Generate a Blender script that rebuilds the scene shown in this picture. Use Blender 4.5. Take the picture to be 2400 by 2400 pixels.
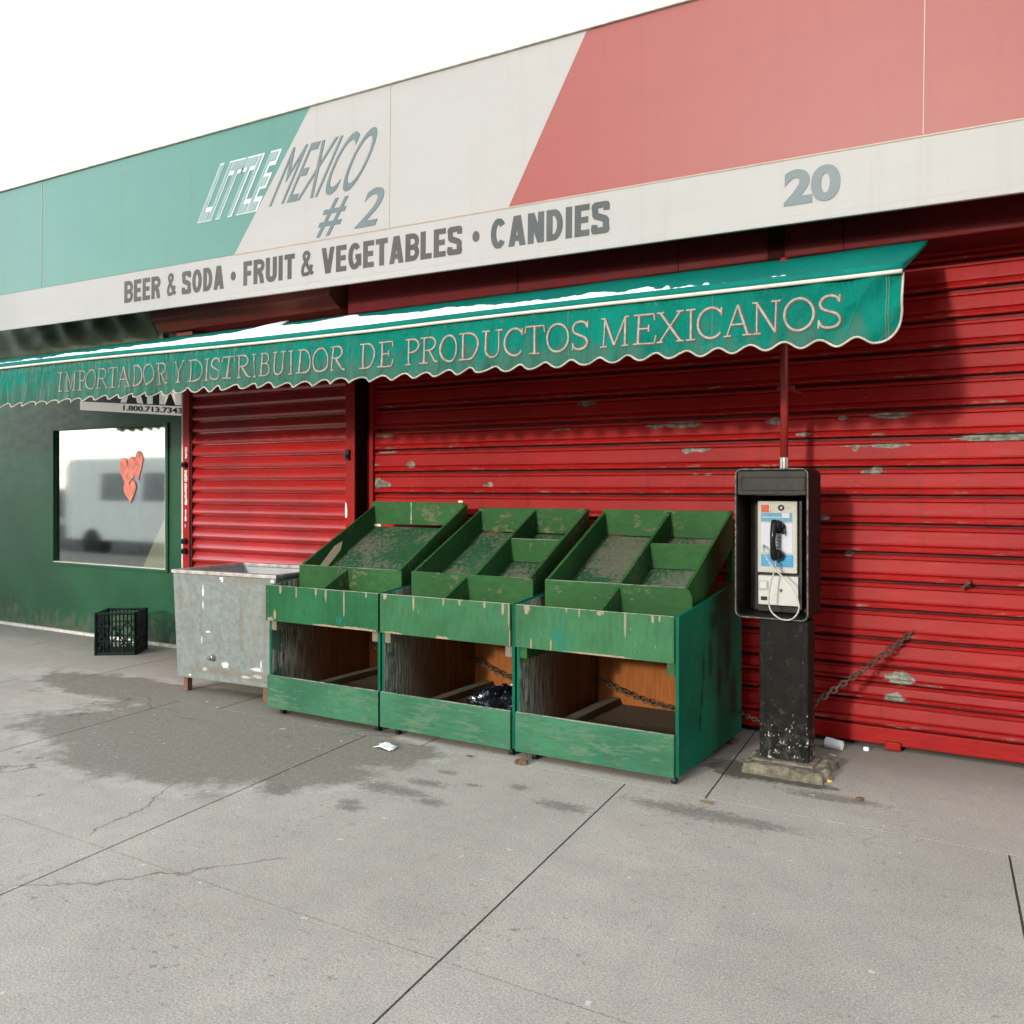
import bpy, bmesh, math, random
from mathutils import Vector, noise as mn

R = math.radians
rnd = random.Random(7)

# ------------------------------------------------------------------ camera, sky, sun, exposure
for o in list(bpy.data.objects):
    bpy.data.objects.remove(o)
scn = bpy.context.scene
COL = scn.collection
FPX, HOR, CZ, CD = 2133.0, 1140.0, 1.46, 5.4
TH = math.atan(FPX / 3500.0)
cam_d = bpy.data.cameras.new('camera')
cam = bpy.data.objects.new('camera', cam_d)
COL.objects.link(cam)
cam.location = (0, -CD, CZ)
cam.rotation_euler = (R(90), 0, TH)
cam_d.sensor_width = 36
cam_d.lens = FPX / 2400 * 36
cam_d.shift_y = -0.025
cam_d.clip_start = 0.05
cam_d.clip_end = 2000
scn.camera = cam

SUN_DIR = Vector((0.115, 1.0, -0.245)).normalized()      # the way the light travels
elev = math.asin(-SUN_DIR.z)
world = bpy.data.worlds.new('World')
scn.world = world
world.use_nodes = True
wn = world.node_tree
bg = wn.nodes['Background']
sky = wn.nodes.new('ShaderNodeTexSky')
sky.sky_type = 'NISHITA'
sky.sun_disc = False
sky.sun_elevation = elev
sky.sun_rotation = math.atan2(-SUN_DIR.x, -SUN_DIR.y)
sky.air_density = 1.0
sky.dust_density = 0.6
sky.ozone_density = 1.0
hsv = wn.nodes.new('ShaderNodeHueSaturation')       # thin winter haze: a paler sky
hsv.inputs['Saturation'].default_value = 0.40
wn.links.new(sky.outputs[0], hsv.inputs['Color'])
wn.links.new(hsv.outputs[0], bg.inputs[0])
bg.inputs[1].default_value = 0.15
sd = bpy.data.lights.new('sun', 'SUN')
sun = bpy.data.objects.new('sun', sd)
COL.objects.link(sun)
sd.energy = 0.5
sd.angle = R(3.0)
sd.color = (1.0, 0.94, 0.86)
sun.rotation_euler = SUN_DIR.to_track_quat('-Z', 'Y').to_euler()
sun.location = (-3, -20, 8)
scn.view_settings.view_transform = 'Standard'
scn.view_settings.look = 'None'
scn.view_settings.gamma = 1
scn.view_settings.use_curve_mapping = False
scn.view_settings.exposure = 2.42


# ------------------------------------------------------------------ measured points -> world points on a plane
def ray(px, py):
    u = (px - 1200) / FPX
    v = (HOR - py) / FPX
    c, s = math.cos(TH), math.sin(TH)
    return Vector((-s + u * c, c + u * s, v))


def PY(px, py, Y):
    r = ray(px, py)
    return Vector((0, -CD, CZ)) + r * ((Y + CD) / r.y)


def PZ(px, py, Z=0.0):
    r = ray(px, py)
    return Vector((0, -CD, CZ)) + r * ((Z - CZ) / r.z)


# ------------------------------------------------------------------ object helpers
def tag(o, label=None, cat=None, group=None, kind=None):
    if label: o['label'] = label
    if cat: o['category'] = cat
    if group: o['group'] = group
    if kind: o['kind'] = kind
    return o


def thing(name, label, cat, loc=(0, 0, 0), group=None):
    o = bpy.data.objects.new(name, None)
    COL.objects.link(o)
    o.location = loc
    o.empty_display_size = 0.1
    return tag(o, label, cat, group)


def root_loc(o):
    v = Vector((0, 0, 0))
    while o is not None:
        v += o.location
        o = o.parent
    return v


class MB:
    """collects shapes in world coordinates, links them as one mesh object"""
    def __init__(self):
        self.v, self.f, self.mi = [], [], []
        self.cur = 0

    def add(self, verts, faces):
        b = len(self.v)
        self.v += [Vector(p) for p in verts]
        for f in faces:
            self.f.append([i + b for i in f])
            self.mi.append(self.cur)

    def box(self, x0, x1, y0, y1, z0, z1):
        p = [(x0, y0, z0), (x1, y0, z0), (x1, y1, z0), (x0, y1, z0), (x0, y0, z1), (x1, y0, z1), (x1, y1, z1), (x0, y1, z1)]
        self.add(p, [(0, 3, 2, 1), (4, 5, 6, 7), (0, 1, 5, 4), (1, 2, 6, 5), (2, 3, 7, 6), (3, 0, 4, 7)])
        return self

    def prism_x(self, poly, x0, x1):          # poly of (y, z), counter-clockwise seen from +x
        n = len(poly)
        v = [(x0, y, z) for y, z in poly] + [(x1, y, z) for y, z in poly]
        f = [list(range(n))[::-1], list(range(n, 2 * n))]
        f += [(i, (i + 1) % n, n + (i + 1) % n, n + i) for i in range(n)]
        self.add(v, f)
        return self

    def prism_y(self, poly, y0, y1):          # poly of (x, z)
        n = len(poly)
        v = [(x, y0, z) for x, z in poly] + [(x, y1, z) for x, z in poly]
        f = [list(range(n)), list(range(n, 2 * n))[::-1]]
        f += [((i + 1) % n, i, n + i, n + (i + 1) % n) for i in range(n)]
        self.add(v, f)
        return self

    def prism_z(self, poly, z0, z1):          # poly of (x, y)
        n = len(poly)
        v = [(x, y, z0) for x, y in poly] + [(x, y, z1) for x, y in poly]
        f = [list(range(n))[::-1], list(range(n, 2 * n))]
        f += [(i, (i + 1) % n, n + (i + 1) % n, n + i) for i in range(n)]
        self.add(v, f)
        return self

    def tube(self, pts, r, n=8, closed=False, caps=True):
        pts = [Vector(p) for p in pts]
        m = len(pts)
        rr = r if isinstance(r, (list, tuple)) else [r] * m
        up = None
        b = len(self.v)
        for i, p in enumerate(pts):
            if closed:
                t = pts[(i + 1) % m] - pts[i - 1]
            else:
                t = pts[min(i + 1, m - 1)] - pts[max(i - 1, 0)]
            t.normalize()
            if up is None:
                up = Vector((0, 0, 1)) if abs(t.z) < 0.9 else Vector((1, 0, 0))
            s = t.cross(up)
            if s.length < 1e-6:
                s = t.orthogonal()
            s.normalize()
            up = s.cross(t).normalized()
            for k in range(n):
                a = 2 * math.pi * k / n
                self.v.append(p + (s * math.cos(a) + up * math.sin(a)) * rr[i])
        for i in range(m if closed else m - 1):
            for k in range(n):
                a0 = b + i * n + k
                a1 = b + i * n + (k + 1) % n
                j = (i + 1) % m
                self.f.append([a0, a1, b + j * n + (k + 1) % n, b + j * n + k])
                self.mi.append(self.cur)
        if caps and not closed:
            self.f.append([b + k for k in range(n)][::-1]); self.mi.append(self.cur)
            self.f.append([b + (m - 1) * n + k for k in range(n)]); self.mi.append(self.cur)
        return self

    def cyl(self, p0, p1, r, n=16):
        return self.tube([p0, p1], r, n)

    def grid(self, nx, ny, fn):
        b = len(self.v)
        for j in range(ny + 1):
            for i in range(nx + 1):
                self.v.append(Vector(fn(i / nx, j / ny)))
        for j in range(ny):
            for i in range(nx):
                a = b + j * (nx + 1) + i
                self.f.append([a, a + 1, a + nx + 2, a + nx + 1])
                self.mi.append(self.cur)
        return self

    def build(self, name, mat, parent=None, bevel=0.0, smooth=False, seg=2, solid=0.0, normals=True):
        off = root_loc(parent)
        me = bpy.data.meshes.new(name)
        me.from_pydata([tuple(p - off) for p in self.v], [], self.f)
        mats = mat if isinstance(mat, (list, tuple)) else [mat]
        for m in mats:
            me.materials.append(m)
        if len(mats) > 1:
            me.polygons.foreach_set('material_index', self.mi)
        if normals:
            bm = bmesh.new()
            bm.from_mesh(me)
            bmesh.ops.recalc_face_normals(bm, faces=bm.faces)
            bm.to_mesh(me)
            bm.free()
        if smooth:
            me.polygons.foreach_set('use_smooth', [True] * len(me.polygons))
        me.update()
        o = bpy.data.objects.new(name, me)
        COL.objects.link(o)
        if parent is not None:
            o.parent = parent
        if solid:
            s = o.modifiers.new('solid', 'SOLIDIFY')
            s.thickness = solid
            s.offset = 0
        if bevel:
            bv = o.modifiers.new('bevel', 'BEVEL')
            bv.width = bevel
            bv.segments = seg
            bv.limit_method = 'ANGLE'
            bv.angle_limit = R(40)
            if smooth:
                bv.harden_normals = False
        return o


# ------------------------------------------------------------------ material helpers
class NT:
    def __init__(self, name):
        self.m = bpy.data.materials.new(name)
        self.m.use_nodes = True
        self.t = self.m.node_tree
        self.b = self.t.nodes['Principled BSDF']
        self.out = self.t.nodes['Material Output']
        self._pos = None

    def node(self, typ, **kw):
        n = self.t.nodes.new(typ)
        for k, v in kw.items():
            setattr(n, k, v)
        return n

    def put(self, sock, val):
        if val is None:
            return
        if isinstance(val, bpy.types.NodeSocket):
            self.t.links.new(val, sock)
        else:
            if isinstance(val, (tuple, list)) and len(val) == 3 and sock.type == 'RGBA':
                val = (*val, 1)
            sock.default_value = val

    @property
    def pos(self):
        if self._pos is None:
            self._pos = self.node('ShaderNodeNewGeometry').outputs['Position']
        return self._pos

    def scale(self, v, s, off=(0, 0, 0)):
        n = self.node('ShaderNodeVectorMath', operation='MULTIPLY_ADD')
        self.put(n.inputs[0], v)
        n.inputs[1].default_value = s
        n.inputs[2].default_value = off
        return n.outputs[0]

    def noise(self, v=None, scale=5.0, detail=4.0, rough=0.55, dist=0.0):
        n = self.node('ShaderNodeTexNoise')
        self.put(n.inputs['Vector'], self.pos if v is None else v)
        n.inputs['Scale'].default_value = scale
        n.inputs['Detail'].default_value = detail
        n.inputs['Roughness'].default_value = rough
        n.inputs['Distortion'].default_value = dist
        return n.outputs[0]

    def noisec(self, v=None, scale=5.0, detail=3.0):
        n = self.node('ShaderNodeTexNoise')
        self.put(n.inputs['Vector'], self.pos if v is None else v)
        n.inputs['Scale'].default_value = scale
        n.inputs['Detail'].default_value = detail
        return n.outputs[1]

    def math(self, op, a, b=None, c=None, clamp=False):
        n = self.node('ShaderNodeMath', operation=op)
        n.use_clamp = clamp
        self.put(n.inputs[0], a)
        self.put(n.inputs[1], b)
        self.put(n.inputs[2], c)
        return n.outputs[0]

    def step(self, v, lo, hi, a=0.0, b=1.0):
        n = self.node('ShaderNodeMapRange')
        n.clamp = True
        self.put(n.inputs[0], v)
        n.inputs[1].default_value = lo
        n.inputs[2].default_value = hi
        n.inputs[3].default_value = a
        n.inputs[4].default_value = b
        return n.outputs[0]

    def mix(self, f, a, b, mode='MIX'):
        n = self.node('ShaderNodeMix', data_type='RGBA', blend_type=mode)
        self.put(n.inputs[0], f)
        self.put(n.inputs[6], a)
        self.put(n.inputs[7], b)
        return n.outputs[2]

    def math_vec_add(self, a, b):
        n = self.node('ShaderNodeVectorMath', operation='MULTIPLY_ADD')
        self.put(n.inputs[0], b)
        n.inputs[1].default_value = (0.35, 0.35, 0.35)
        self.put(n.inputs[2], a)
        return n.outputs[0]

    def sep(self, v=None):
        n = self.node('ShaderNodeSeparateXYZ')
        self.put(n.inputs[0], self.pos if v is None else v)
        return n.outputs

    def ells(self, lst, warp_scale=14.0, warp=0.6, soft=0.12):
        """1 inside any of the blobs (cx, cy, cz, rx, ry, rz), edges torn by noise"""
        best = None
        for cx, cy, cz, rx, ry, rz in lst:
            l = self.node('ShaderNodeVectorMath', operation='LENGTH')
            self.put(l.inputs[0], self.scale(self.pos, (1 / rx, 1 / ry, 1 / rz), (-cx / rx, -cy / ry, -cz / rz)))
            o = l.outputs['Value']
            best = o if best is None else self.math('MINIMUM', best, o)
        w = self.noise(None, warp_scale, 6, 0.65)
        d = self.math('MULTIPLY_ADD', self.math('SUBTRACT', w, 0.5), warp * 2, best)
        return self.step(d, 1.0 - soft, 1.0 + soft, 1, 0)

    def bump(self, h, strength=0.3, dist=0.01, prev=None):
        n = self.node('ShaderNodeBump')
        n.inputs['Strength'].default_value = strength
        n.inputs['Distance'].default_value = dist
        self.put(n.inputs['Height'], h)
        if prev is not None:
            self.put(n.inputs['Normal'], prev)
        return n.outputs[0]

    def done(self, col=None, rough=None, metal=None, spec=None, normal=None, coat=None):
        self.put(self.b.inputs['Base Color'], col)
        self.put(self.b.inputs['Roughness'], rough)
        self.put(self.b.inputs['Metallic'], metal)
        self.put(self.b.inputs['Specular IOR Level'], spec)
        self.put(self.b.inputs['Normal'], normal)
        self.put(self.b.inputs['Coat Weight'], coat)
        return self.m


def simple(name, col, rough=0.6, metal=0.0, var=0.15, scale=9.0, bump=0.0, spec=0.2):
    t = NT(name)
    n = t.noise(None, scale, 6)
    n2 = t.noise(None, scale * 7, 4)
    k = t.math('ADD', t.math('MULTIPLY', n, 0.7), t.math('MULTIPLY', n2, 0.3))
    c = t.mix(t.step(k, 0.35, 0.65), tuple(x * (1 - var) for x in col), tuple(min(1, x * (1 + var)) for x in col))
    nm = t.bump(n2, bump, 0.004) if bump else None
    return t.done(c, t.step(n, 0.3, 0.7, rough * 0.85, min(1, rough * 1.12)), metal, spec, nm)


# --- concrete of the sidewalk
def mat_sidewalk():
    t = NT('sidewalk_concrete')
    big = t.noise(None, 0.8, 5, 0.6)
    mid = t.noise(None, 6, 6, 0.65)
    fine = t.noise(None, 90, 4, 0.7)
    c = t.mix(t.step(big, 0.35, 0.65), (0.37, 0.332, 0.268), (0.475, 0.432, 0.354))
    c = t.mix(t.step(mid, 0.4, 0.7, 0, 0.45), c, (0.30, 0.285, 0.25))
    c = t.mix(t.step(fine, 0.5, 0.72, 0, 0.55), c, (0.20, 0.19, 0.165))
    c = t.mix(t.step(t.noise(None, 60, 3, 0.6), 0.63, 0.72, 0, 0.5), c, (0.62, 0.60, 0.56))

    def g(x, y, rx, ry):
        p = PZ(x, y)
        return (p.x, p.y, 0, rx, ry, 1)
    damp = [g(520, 1700, 1.05, 0.42), g(760, 1745, 0.62, 0.36), g(905, 1760, 0.34, 0.24), g(640, 1790, 0.6, 0.28),
            g(420, 1760, 0.9, 0.5), g(330, 1720, 1.0, 0.4), g(560, 1640, 0.8, 0.2), g(330, 1620, 1.2, 0.3), g(680, 1690, 0.8, 0.3)]
    d = t.math('MULTIPLY', t.ells(damp, 4.5, 0.75, 0.14), t.step(t.noise(None, 30, 6, 0.75), 0.28, 0.5, 0.6, 1.0))
    c = t.mix(t.math('MULTIPLY', d, 0.88), c, t.mix(mid, (0.135, 0.118, 0.084), (0.20, 0.178, 0.132)))
    rim = t.math('MULTIPLY', t.ells([(a, b, e, rx * 1.13, ry * 1.2, rz) for a, b, e, rx, ry, rz in damp], 3.5, 0.45, 0.05), t.math('SUBTRACT', 1.0, d))
    c = t.mix(t.math('MULTIPLY', rim, 0.35), c, (0.56, 0.545, 0.50))
    spots = [g(820, 1880, 0.05, 0.035), g(945, 1855, 0.13, 0.05), g(890, 1845, 0.10, 0.06), g(650, 1850, 0.10, 0.07), g(1000, 1835, 0.10, 0.04),
             g(1050, 1810, 0.05, 0.03), g(1110, 1840, 0.04, 0.02), g(1215, 1845, 0.05, 0.03), g(1010, 1880, 0.07, 0.04), g(820, 1892, 0.06, 0.04),
             g(1320, 1890, 0.12, 0.05), g(1640, 1905, 0.30, 0.07), g(1740, 1925, 0.20, 0.05), g(1560, 1890, 0.16, 0.05), g(1930, 1870, 0.16, 0.03), g(2010, 1880, 0.08, 0.03),
             g(1950, 1868, 0.2, 0.04), g(660, 1640, 0.35, 0.10), g(900, 1420, 0.4, 0.1)]
    s = t.ells(spots, 30, 1.5, 0.45)
    c = t.mix(t.math('MULTIPLY', s, 0.72), c, (0.12, 0.105, 0.08))
    fl = t.math('MULTIPLY', t.step(t.noise(None, 26, 8, 0.8), 0.56, 0.63), t.step(t.noise(None, 1.9, 4), 0.40, 0.60))
    c = t.mix(t.math('MULTIPLY', fl, 0.8), c, (0.13, 0.112, 0.08))
    gr = t.noise(None, 150, 4, 0.85)
    c = t.mix(t.step(gr, 0.36, 0.5, 0.85, 0), c, (0.185, 0.168, 0.135))
    c = t.mix(t.step(gr, 0.55, 0.66, 0, 0.8), c, (0.68, 0.64, 0.56))
    c = t.mix(t.step(t.noise(None, 130, 2, 0.6), 0.665, 0.70, 0, 0.8), c, (0.085, 0.075, 0.055))
    gum = t.step(t.noise(t.scale(t.pos, (1, 1, 1), (7, 3, 0)), 17, 2, 0.4), 0.735, 0.75, 0, 0.6)
    c = t.mix(gum, c, (0.62, 0.60, 0.55))
    base = [g(1800, 1800, 0.30, 0.17)]
    c = t.mix(t.math('MULTIPLY', t.ells([g(1712, 1795, 0.13, 0.12), g(1740, 1812, 0.14, 0.09), g(1800, 1822, 0.26, 0.07), g(1890, 1838, 0.14, 0.05)], 22, 1.1, 0.3), 0.85), c, (0.05, 0.045, 0.03))
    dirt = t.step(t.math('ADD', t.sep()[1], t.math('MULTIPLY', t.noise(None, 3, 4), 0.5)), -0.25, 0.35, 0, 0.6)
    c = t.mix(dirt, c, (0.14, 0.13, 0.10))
    c = t.mix(t.step(t.sep()[1], -0.85, -0.3, 0, 0.4), c, (0.19, 0.18, 0.145))  # contact shade under the stands painted in, deeper towards the wall
    crk = t.node('ShaderNodeTexVoronoi', feature='DISTANCE_TO_EDGE')
    t.put(crk.inputs['Vector'], t.math_vec_add(t.pos, t.noisec(None, 3.0, 5)))
    crk.inputs['Scale'].default_value = 0.42
    ck_ = t.math('MULTIPLY', t.step(crk.outputs['Distance'], 0.0, 0.0035, 1, 0), t.step(t.noise(None, 0.9, 3), 0.50, 0.56))
    c = t.mix(t.math('MULTIPLY', ck_, 0.75), c, (0.10, 0.088, 0.065))
    h = t.math('ADD', t.math('ADD', t.math('MULTIPLY', fine, 0.6), t.math('MULTIPLY', mid, 0.8)), t.math('MULTIPLY', gr, 0.5))
    return t.done(c, t.math('SUBTRACT', 0.9, t.math('MULTIPLY', d, 0.18)), 0, 0.3, t.bump(h, 0.35, 0.01))


# --- red enamel of the roller shutters
def mat_shutter(name, flakes, wear_scale=1.0, seed=0.0, prim=0.5, dk=1.0, spec=0.14, ro=(0.42, 0.6)):
    t = NT(name)
    p = t.scale(t.pos, (0.6, 1, 9), (seed, 0, seed))
    streak = t.noise(p, 9, 6, 0.7)
    big = t.noise(None, 1.3, 4)
    c = t.mix(t.step(big, 0.35, 0.7), tuple(x * dk for x in (0.215, 0.0042, 0.0042)), tuple(x * dk for x in (0.32, 0.007, 0.0065)))
    c = t.mix(t.step(streak, 0.5, 0.75, 0, 0.65), c, (0.27, 0.035, 0.022))
    dust = t.noise(t.scale(t.pos, (1.2, 1, 22), (3 + seed, 0, 0)), 8, 5, 0.7)
    c = t.mix(t.step(dust, 0.58, 0.8, 0, 0.55 * wear_scale), c, (0.28, 0.11, 0.075))
    dark = t.noise(t.scale(t.pos, (2.0, 1, 14), (9 + seed, 0, 4)), 5, 5, 0.6)
    c = t.mix(t.step(dark, 0.56, 0.75, 0, 0.5), c, (0.10, 0.004, 0.004))
    fk = t.noise(t.scale(t.pos, (1.0, 1, 4.5), (5 + seed, 0, 2)), 7, 8, 0.72)
    chips = t.step(fk, 0.715, 0.725, 0, 1)
    fine = t.step(t.noise(None, 70, 4, 0.7), 0.74, 0.75, 0, 0.8)
    m = t.math('MAXIMUM', t.math('MULTIPLY', chips, prim), fine)
    if flakes:                                      # distance to the nearest torn flake, stored on the mesh
        at = t.node('ShaderNodeAttribute', attribute_name='flake')
        d = t.math('MULTIPLY_ADD', t.math('SUBTRACT', t.noise(None, 26, 8, 0.7), 0.5), 1.7, at.outputs['Fac'])
        m = t.math('MAXIMUM', m, t.step(d, 1.15, 1.22, 1, 0))
        gr = t.node('ShaderNodeAttribute', attribute_name='groove').outputs['Fac']
        c = t.mix(t.math('MULTIPLY', t.step(gr, 0.55, 1.0), t.step(t.noise(None, 8, 5), 0.25, 0.6, 0.5, 0.95)), c, (0.018, 0.006, 0.005))
        rub = t.math('MULTIPLY', t.math('SUBTRACT', 1.0, t.math('MULTIPLY', t.math('ABSOLUTE', t.math('SUBTRACT', gr, 0.5)), 3.0, clamp=True)), t.step(t.noise(t.scale(t.pos, (0.7, 1, 3)), 9, 7, 0.75), 0.56, 0.62))
        m = t.math('MAXIMUM', m, t.math('MULTIPLY', rub, 0.7))
        run = t.noise(t.scale(t.pos, (16, 1, 0.9), (2, 0, 5)), 1.2, 6, 0.7)
        c = t.mix(t.step(run, 0.55, 0.72, 0, 0.5), c, (0.12, 0.006, 0.005))
        small = t.math('MULTIPLY', t.step(t.noise(t.scale(t.pos, (1, 1, 1.6)), 34, 6, 0.75), 0.665, 0.68), t.step(t.noise(None, 1.6, 3), 0.42, 0.55))
        m = t.math('MAXIMUM', m, small)
    pc = t.mix(t.step(t.noise(None, 30, 4), 0.4, 0.62), (0.10, 0.10, 0.075), (0.24, 0.23, 0.18))
    c = t.mix(m, c, pc)
    h = t.math('ADD', t.math('MULTIPLY', m, -0.5), t.math('MULTIPLY', streak, 0.25))
    return t.done(c, t.step(streak, 0.3, 0.7, ro[0], ro[1]), 0, spec, t.bump(h, 0.35, 0.004))


def FK(x, y, wpx, hpx):                     # a torn paint flake seen at a photo pixel of the shutter plane
    p = PY(x, y, 0)
    return (p.x, 0, p.z, wpx * 0.00275, 1, hpx * 0.0023)


right_flakes = [FK(885, 1085, 22, 8), FK(952, 1083, 30, 5), FK(965, 1088, 14, 10), FK(885, 1132, 26, 14), FK(905, 1136, 26, 7), FK(970, 1134, 24, 6), FK(958, 1135, 12, 5),
                FK(1148, 1133, 18, 9), FK(1182, 1133, 8, 5), FK(1310, 1133, 30, 4), FK(1152, 1018, 13, 4), FK(1250, 1013, 30, 4), FK(1320, 1009, 45, 4), FK(1375, 945, 22, 4),
                FK(1400, 1071, 12, 6), FK(1432, 1070, 36, 9), FK(1612, 1060, 16, 10), FK(1645, 1057, 26, 6), FK(1760, 1056, 16, 5), FK(1820, 988, 18, 8), FK(1860, 991, 12, 5),
                FK(1600, 995, 42, 5), FK(1540, 998, 22, 4), FK(2010, 1051, 46, 7), FK(2085, 1048, 40, 8), FK(2003, 1060, 5, 8), FK(2090, 973, 34, 5), FK(1975, 979, 8, 4),
                FK(2018, 1130, 14, 7), FK(2045, 1106, 20, 5), FK(1990, 1297, 8, 6), FK(1934, 1212, 8, 6), FK(1920, 1250, 4, 8), FK(2055, 1100, 8, 8), FK(1885, 1018, 16, 4),
                FK(2110, 1590, 24, 14), FK(2100, 1635, 16, 9), FK(2110, 1712, 12, 6), FK(1660, 1112, 8, 3), FK(1630, 1111, 6, 3), FK(910, 1060, 26, 3), FK(900, 1020, 40, 3),
                (0.2, 0, 1.2, 0.2, 1, 0.02), (-0.3, 0, 1.72, 0.18, 1, 0.02), (0.5, 0, 1.55, 0.15, 1, 0.025)]


# --- painted plywood of the stands
def mat_painted(name, base, worn, wear=0.5, streaks=(), grain=(3, 20, 20), seed=0.0, rough=0.6, teal=0.0):
    t = NT(name)
    o = (seed * 3.1, seed * 1.7, seed * 2.3)
    low = t.noise(t.scale(t.pos, (1, 1, 1), o), 2.6, 4)
    g = t.noise(t.scale(t.pos, grain, o), 4.0, 7, 0.7)
    c = t.mix(t.step(low, 0.35, 0.65), tuple(x * 0.8 for x in base), tuple(x * 1.2 for x in base))
    c = t.mix(t.step(g, 0.45, 0.7, 0, 0.6), c, tuple(x * 0.62 for x in base))
    if teal:
        tm = t.step(t.noise(t.scale(t.pos, (1, 1, 0.6), o), 11, 6, 0.65), 0.60, 0.66, 0, teal)
        c = t.mix(tm, c, (0.008, 0.13, 0.095))
    wn_ = t.noise(t.scale(t.pos, (grain[0] * 0.9, grain[1] * 0.7, grain[2] * 0.55), (o[0] + 7, o[1], o[2] + 3)), 4.5, 9, 0.75)
    patch = t.noise(t.scale(t.pos, (1, 1, 1), (o[0] + 4, o[1] + 9, 0)), 3.2, 4)
    k = t.math('ADD', wn_, t.math('MULTIPLY', t.math('SUBTRACT', patch, 0.5), 0.6))
    thr = 0.72 - 0.28 * wear
    m = t.step(k, thr, thr + 0.05, 0, 0.85)
    if streaks:
        m = t.math('MAXIMUM', m, t.ells(list(streaks), 55, 0.8, 0.10))
    wc = t.mix(t.step(g, 0.35, 0.65), tuple(x * 0.72 for x in worn), worn)
    c = t.mix(m, c, wc)
    fine = t.step(t.noise(None, 120, 3, 0.6), 0.68, 0.72, 0, 0.5)
    c = t.mix(fine, c, tuple(x * 0.35 for x in base))
    h = t.math('SUBTRACT', t.math('MULTIPLY', g, 0.8), t.math('MULTIPLY', m, 0.5))
    return t.done(c, rough, 0, 0.12, t.bump(h, 0.35, 0.006))


def mat_ply(name, grain, cols, seed=0.0, greyfront=False):
    t = NT(name)
    o = (seed * 2.1, seed * 1.3, seed * 3.3)
    g = t.noise(t.scale(t.pos, grain, o), 3.0, 8, 0.68, 0.6)
    g2 = t.noise(t.scale(t.pos, tuple(x * 2.2 for x in grain), o), 4.0, 5, 0.6)
    c = t.mix(t.step(g, 0.3, 0.7), cols[0], cols[1])
    c = t.mix(t.step(g2, 0.5, 0.75, 0, 0.6), c, cols[2])
    if greyfront:                                   # rain-greyed strip along the open front of the box
        y = t.math('ADD', t.sep()[1], t.math('MULTIPLY', g, 0.5))
        f = t.step(y, -0.86, -0.42, 1, 0)
        gc = t.mix(t.step(g2, 0.38, 0.66), (0.045, 0.052, 0.040), (0.50, 0.48, 0.39))
        c = t.mix(f, c, gc)
        f2 = t.math('MULTIPLY', t.step(t.math('ADD', t.sep()[1], t.math('MULTIPLY', t.noise(None, 9, 5), 0.25)), -0.99, -0.95, 1, 0), 0.8)
        c = t.mix(t.math('MULTIPLY', f2, t.step(t.noise(None, 7, 5), 0.45, 0.55)), c, (0.02, 0.11, 0.06))
    return t.done(c, 0.75, 0, 0.1, t.bump(g, 0.3, 0.005))


GREEN_F = (0.034, 0.120, 0.050)
GREEN_D = (0.030, 0.165, 0.060)
WORN = (0.29, 0.235, 0.16)


def mat_metal_grey():
    t = NT('weathered_zinc_paint')
    a = t.noise(None, 22, 6, 0.7)
    st = t.noise(t.scale(t.pos, (22, 22, 1.2)), 1.0, 5, 0.6)
    c = t.mix(t.step(a, 0.35, 0.65), (0.135, 0.155, 0.140), (0.205, 0.230, 0.208))
    c = t.mix(t.step(st, 0.52, 0.72, 0, 0.55), c, (0.19, 0.17, 0.135))
    c = t.mix(t.step(t.noise(None, 75, 4, 0.7), 0.66, 0.72, 0, 0.6), c, (0.13, 0.12, 0.10))

    def k(x, y, w, h):
        p = PY(400 + x * .18637, 1280 + y * .18634, -1.05)
        return (p.x, -1.05, p.z, w, 0.5, h)
    wht = [k(425, 570, .009, .035), k(425, 740, .007, .028), k(410, 1170, .007, .03), k(450, 1540, .022, .014), k(690, 1500, .03, .022), k(1050, 1560, .045, .012), k(1105, 1500, .006, .03),
           k(925, 1655, .035, .009), k(1060, 1650, .04, .012), k(490, 1075, .02, .007), k(275, 1610, .012, .008), k(1235, 450, .016, .012)]
    c = t.mix(t.ells(wht, 45, 1.2, 0.2), c, (0.58, 0.59, 0.56))
    br = [k(170, 650, .02, .10), k(400, 1020, .012, .08), k(870, 900, .018, .18), k(1150, 900, .02, .22), k(410, 900, .01, .3), k(940, 440, .16, .025), k(620, 440, .10, .02), k(620, 1580, .22, .03),
          k(880, 1250, .014, .05), k(360, 1480, .02, .03), k(620, 1120, .01, .05), k(1050, 1650, .12, .03)]
    c = t.mix(t.math('MULTIPLY', t.ells(br, 20, 0.7, 0.5), 0.55), c, (0.16, 0.13, 0.09))
    return t.done(c, 0.55, 0.0, 0.3, t.bump(a, 0.2, 0.004))


def mat_post():
    t = NT('chipped_black_paint')
    a = t.noise(None, 14, 6, 0.7)
    c = t.mix(t.step(a, 0.35, 0.7), (0.005, 0.005, 0.004), (0.014, 0.0135, 0.010))
    z = t.sep()[2]
    lowz = t.step(z, 0.05, 0.42, 0.62, 0.0)
    ch = t.step(t.math('ADD', t.noise(t.scale(t.pos, (1, 1, 0.7)), 46, 6, 0.7), t.math('MULTIPLY', lowz, 0.24)), 0.70, 0.73, 0, 1)
    c = t.mix(t.math('MULTIPLY', ch, 0.9), c, (0.50, 0.50, 0.47))
    gr = t.step(t.math('ADD', t.noise(None, 24, 6, 0.7), t.math('MULTIPLY', lowz, 0.2)), 0.58, 0.72, 0, 0.5)
    c = t.mix(gr, c, (0.075, 0.072, 0.060))
    return t.done(c, t.step(a, 0.3, 0.7, 0.45, 0.65), 0, 0.08, t.bump(a, 0.15, 0.003))


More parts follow.
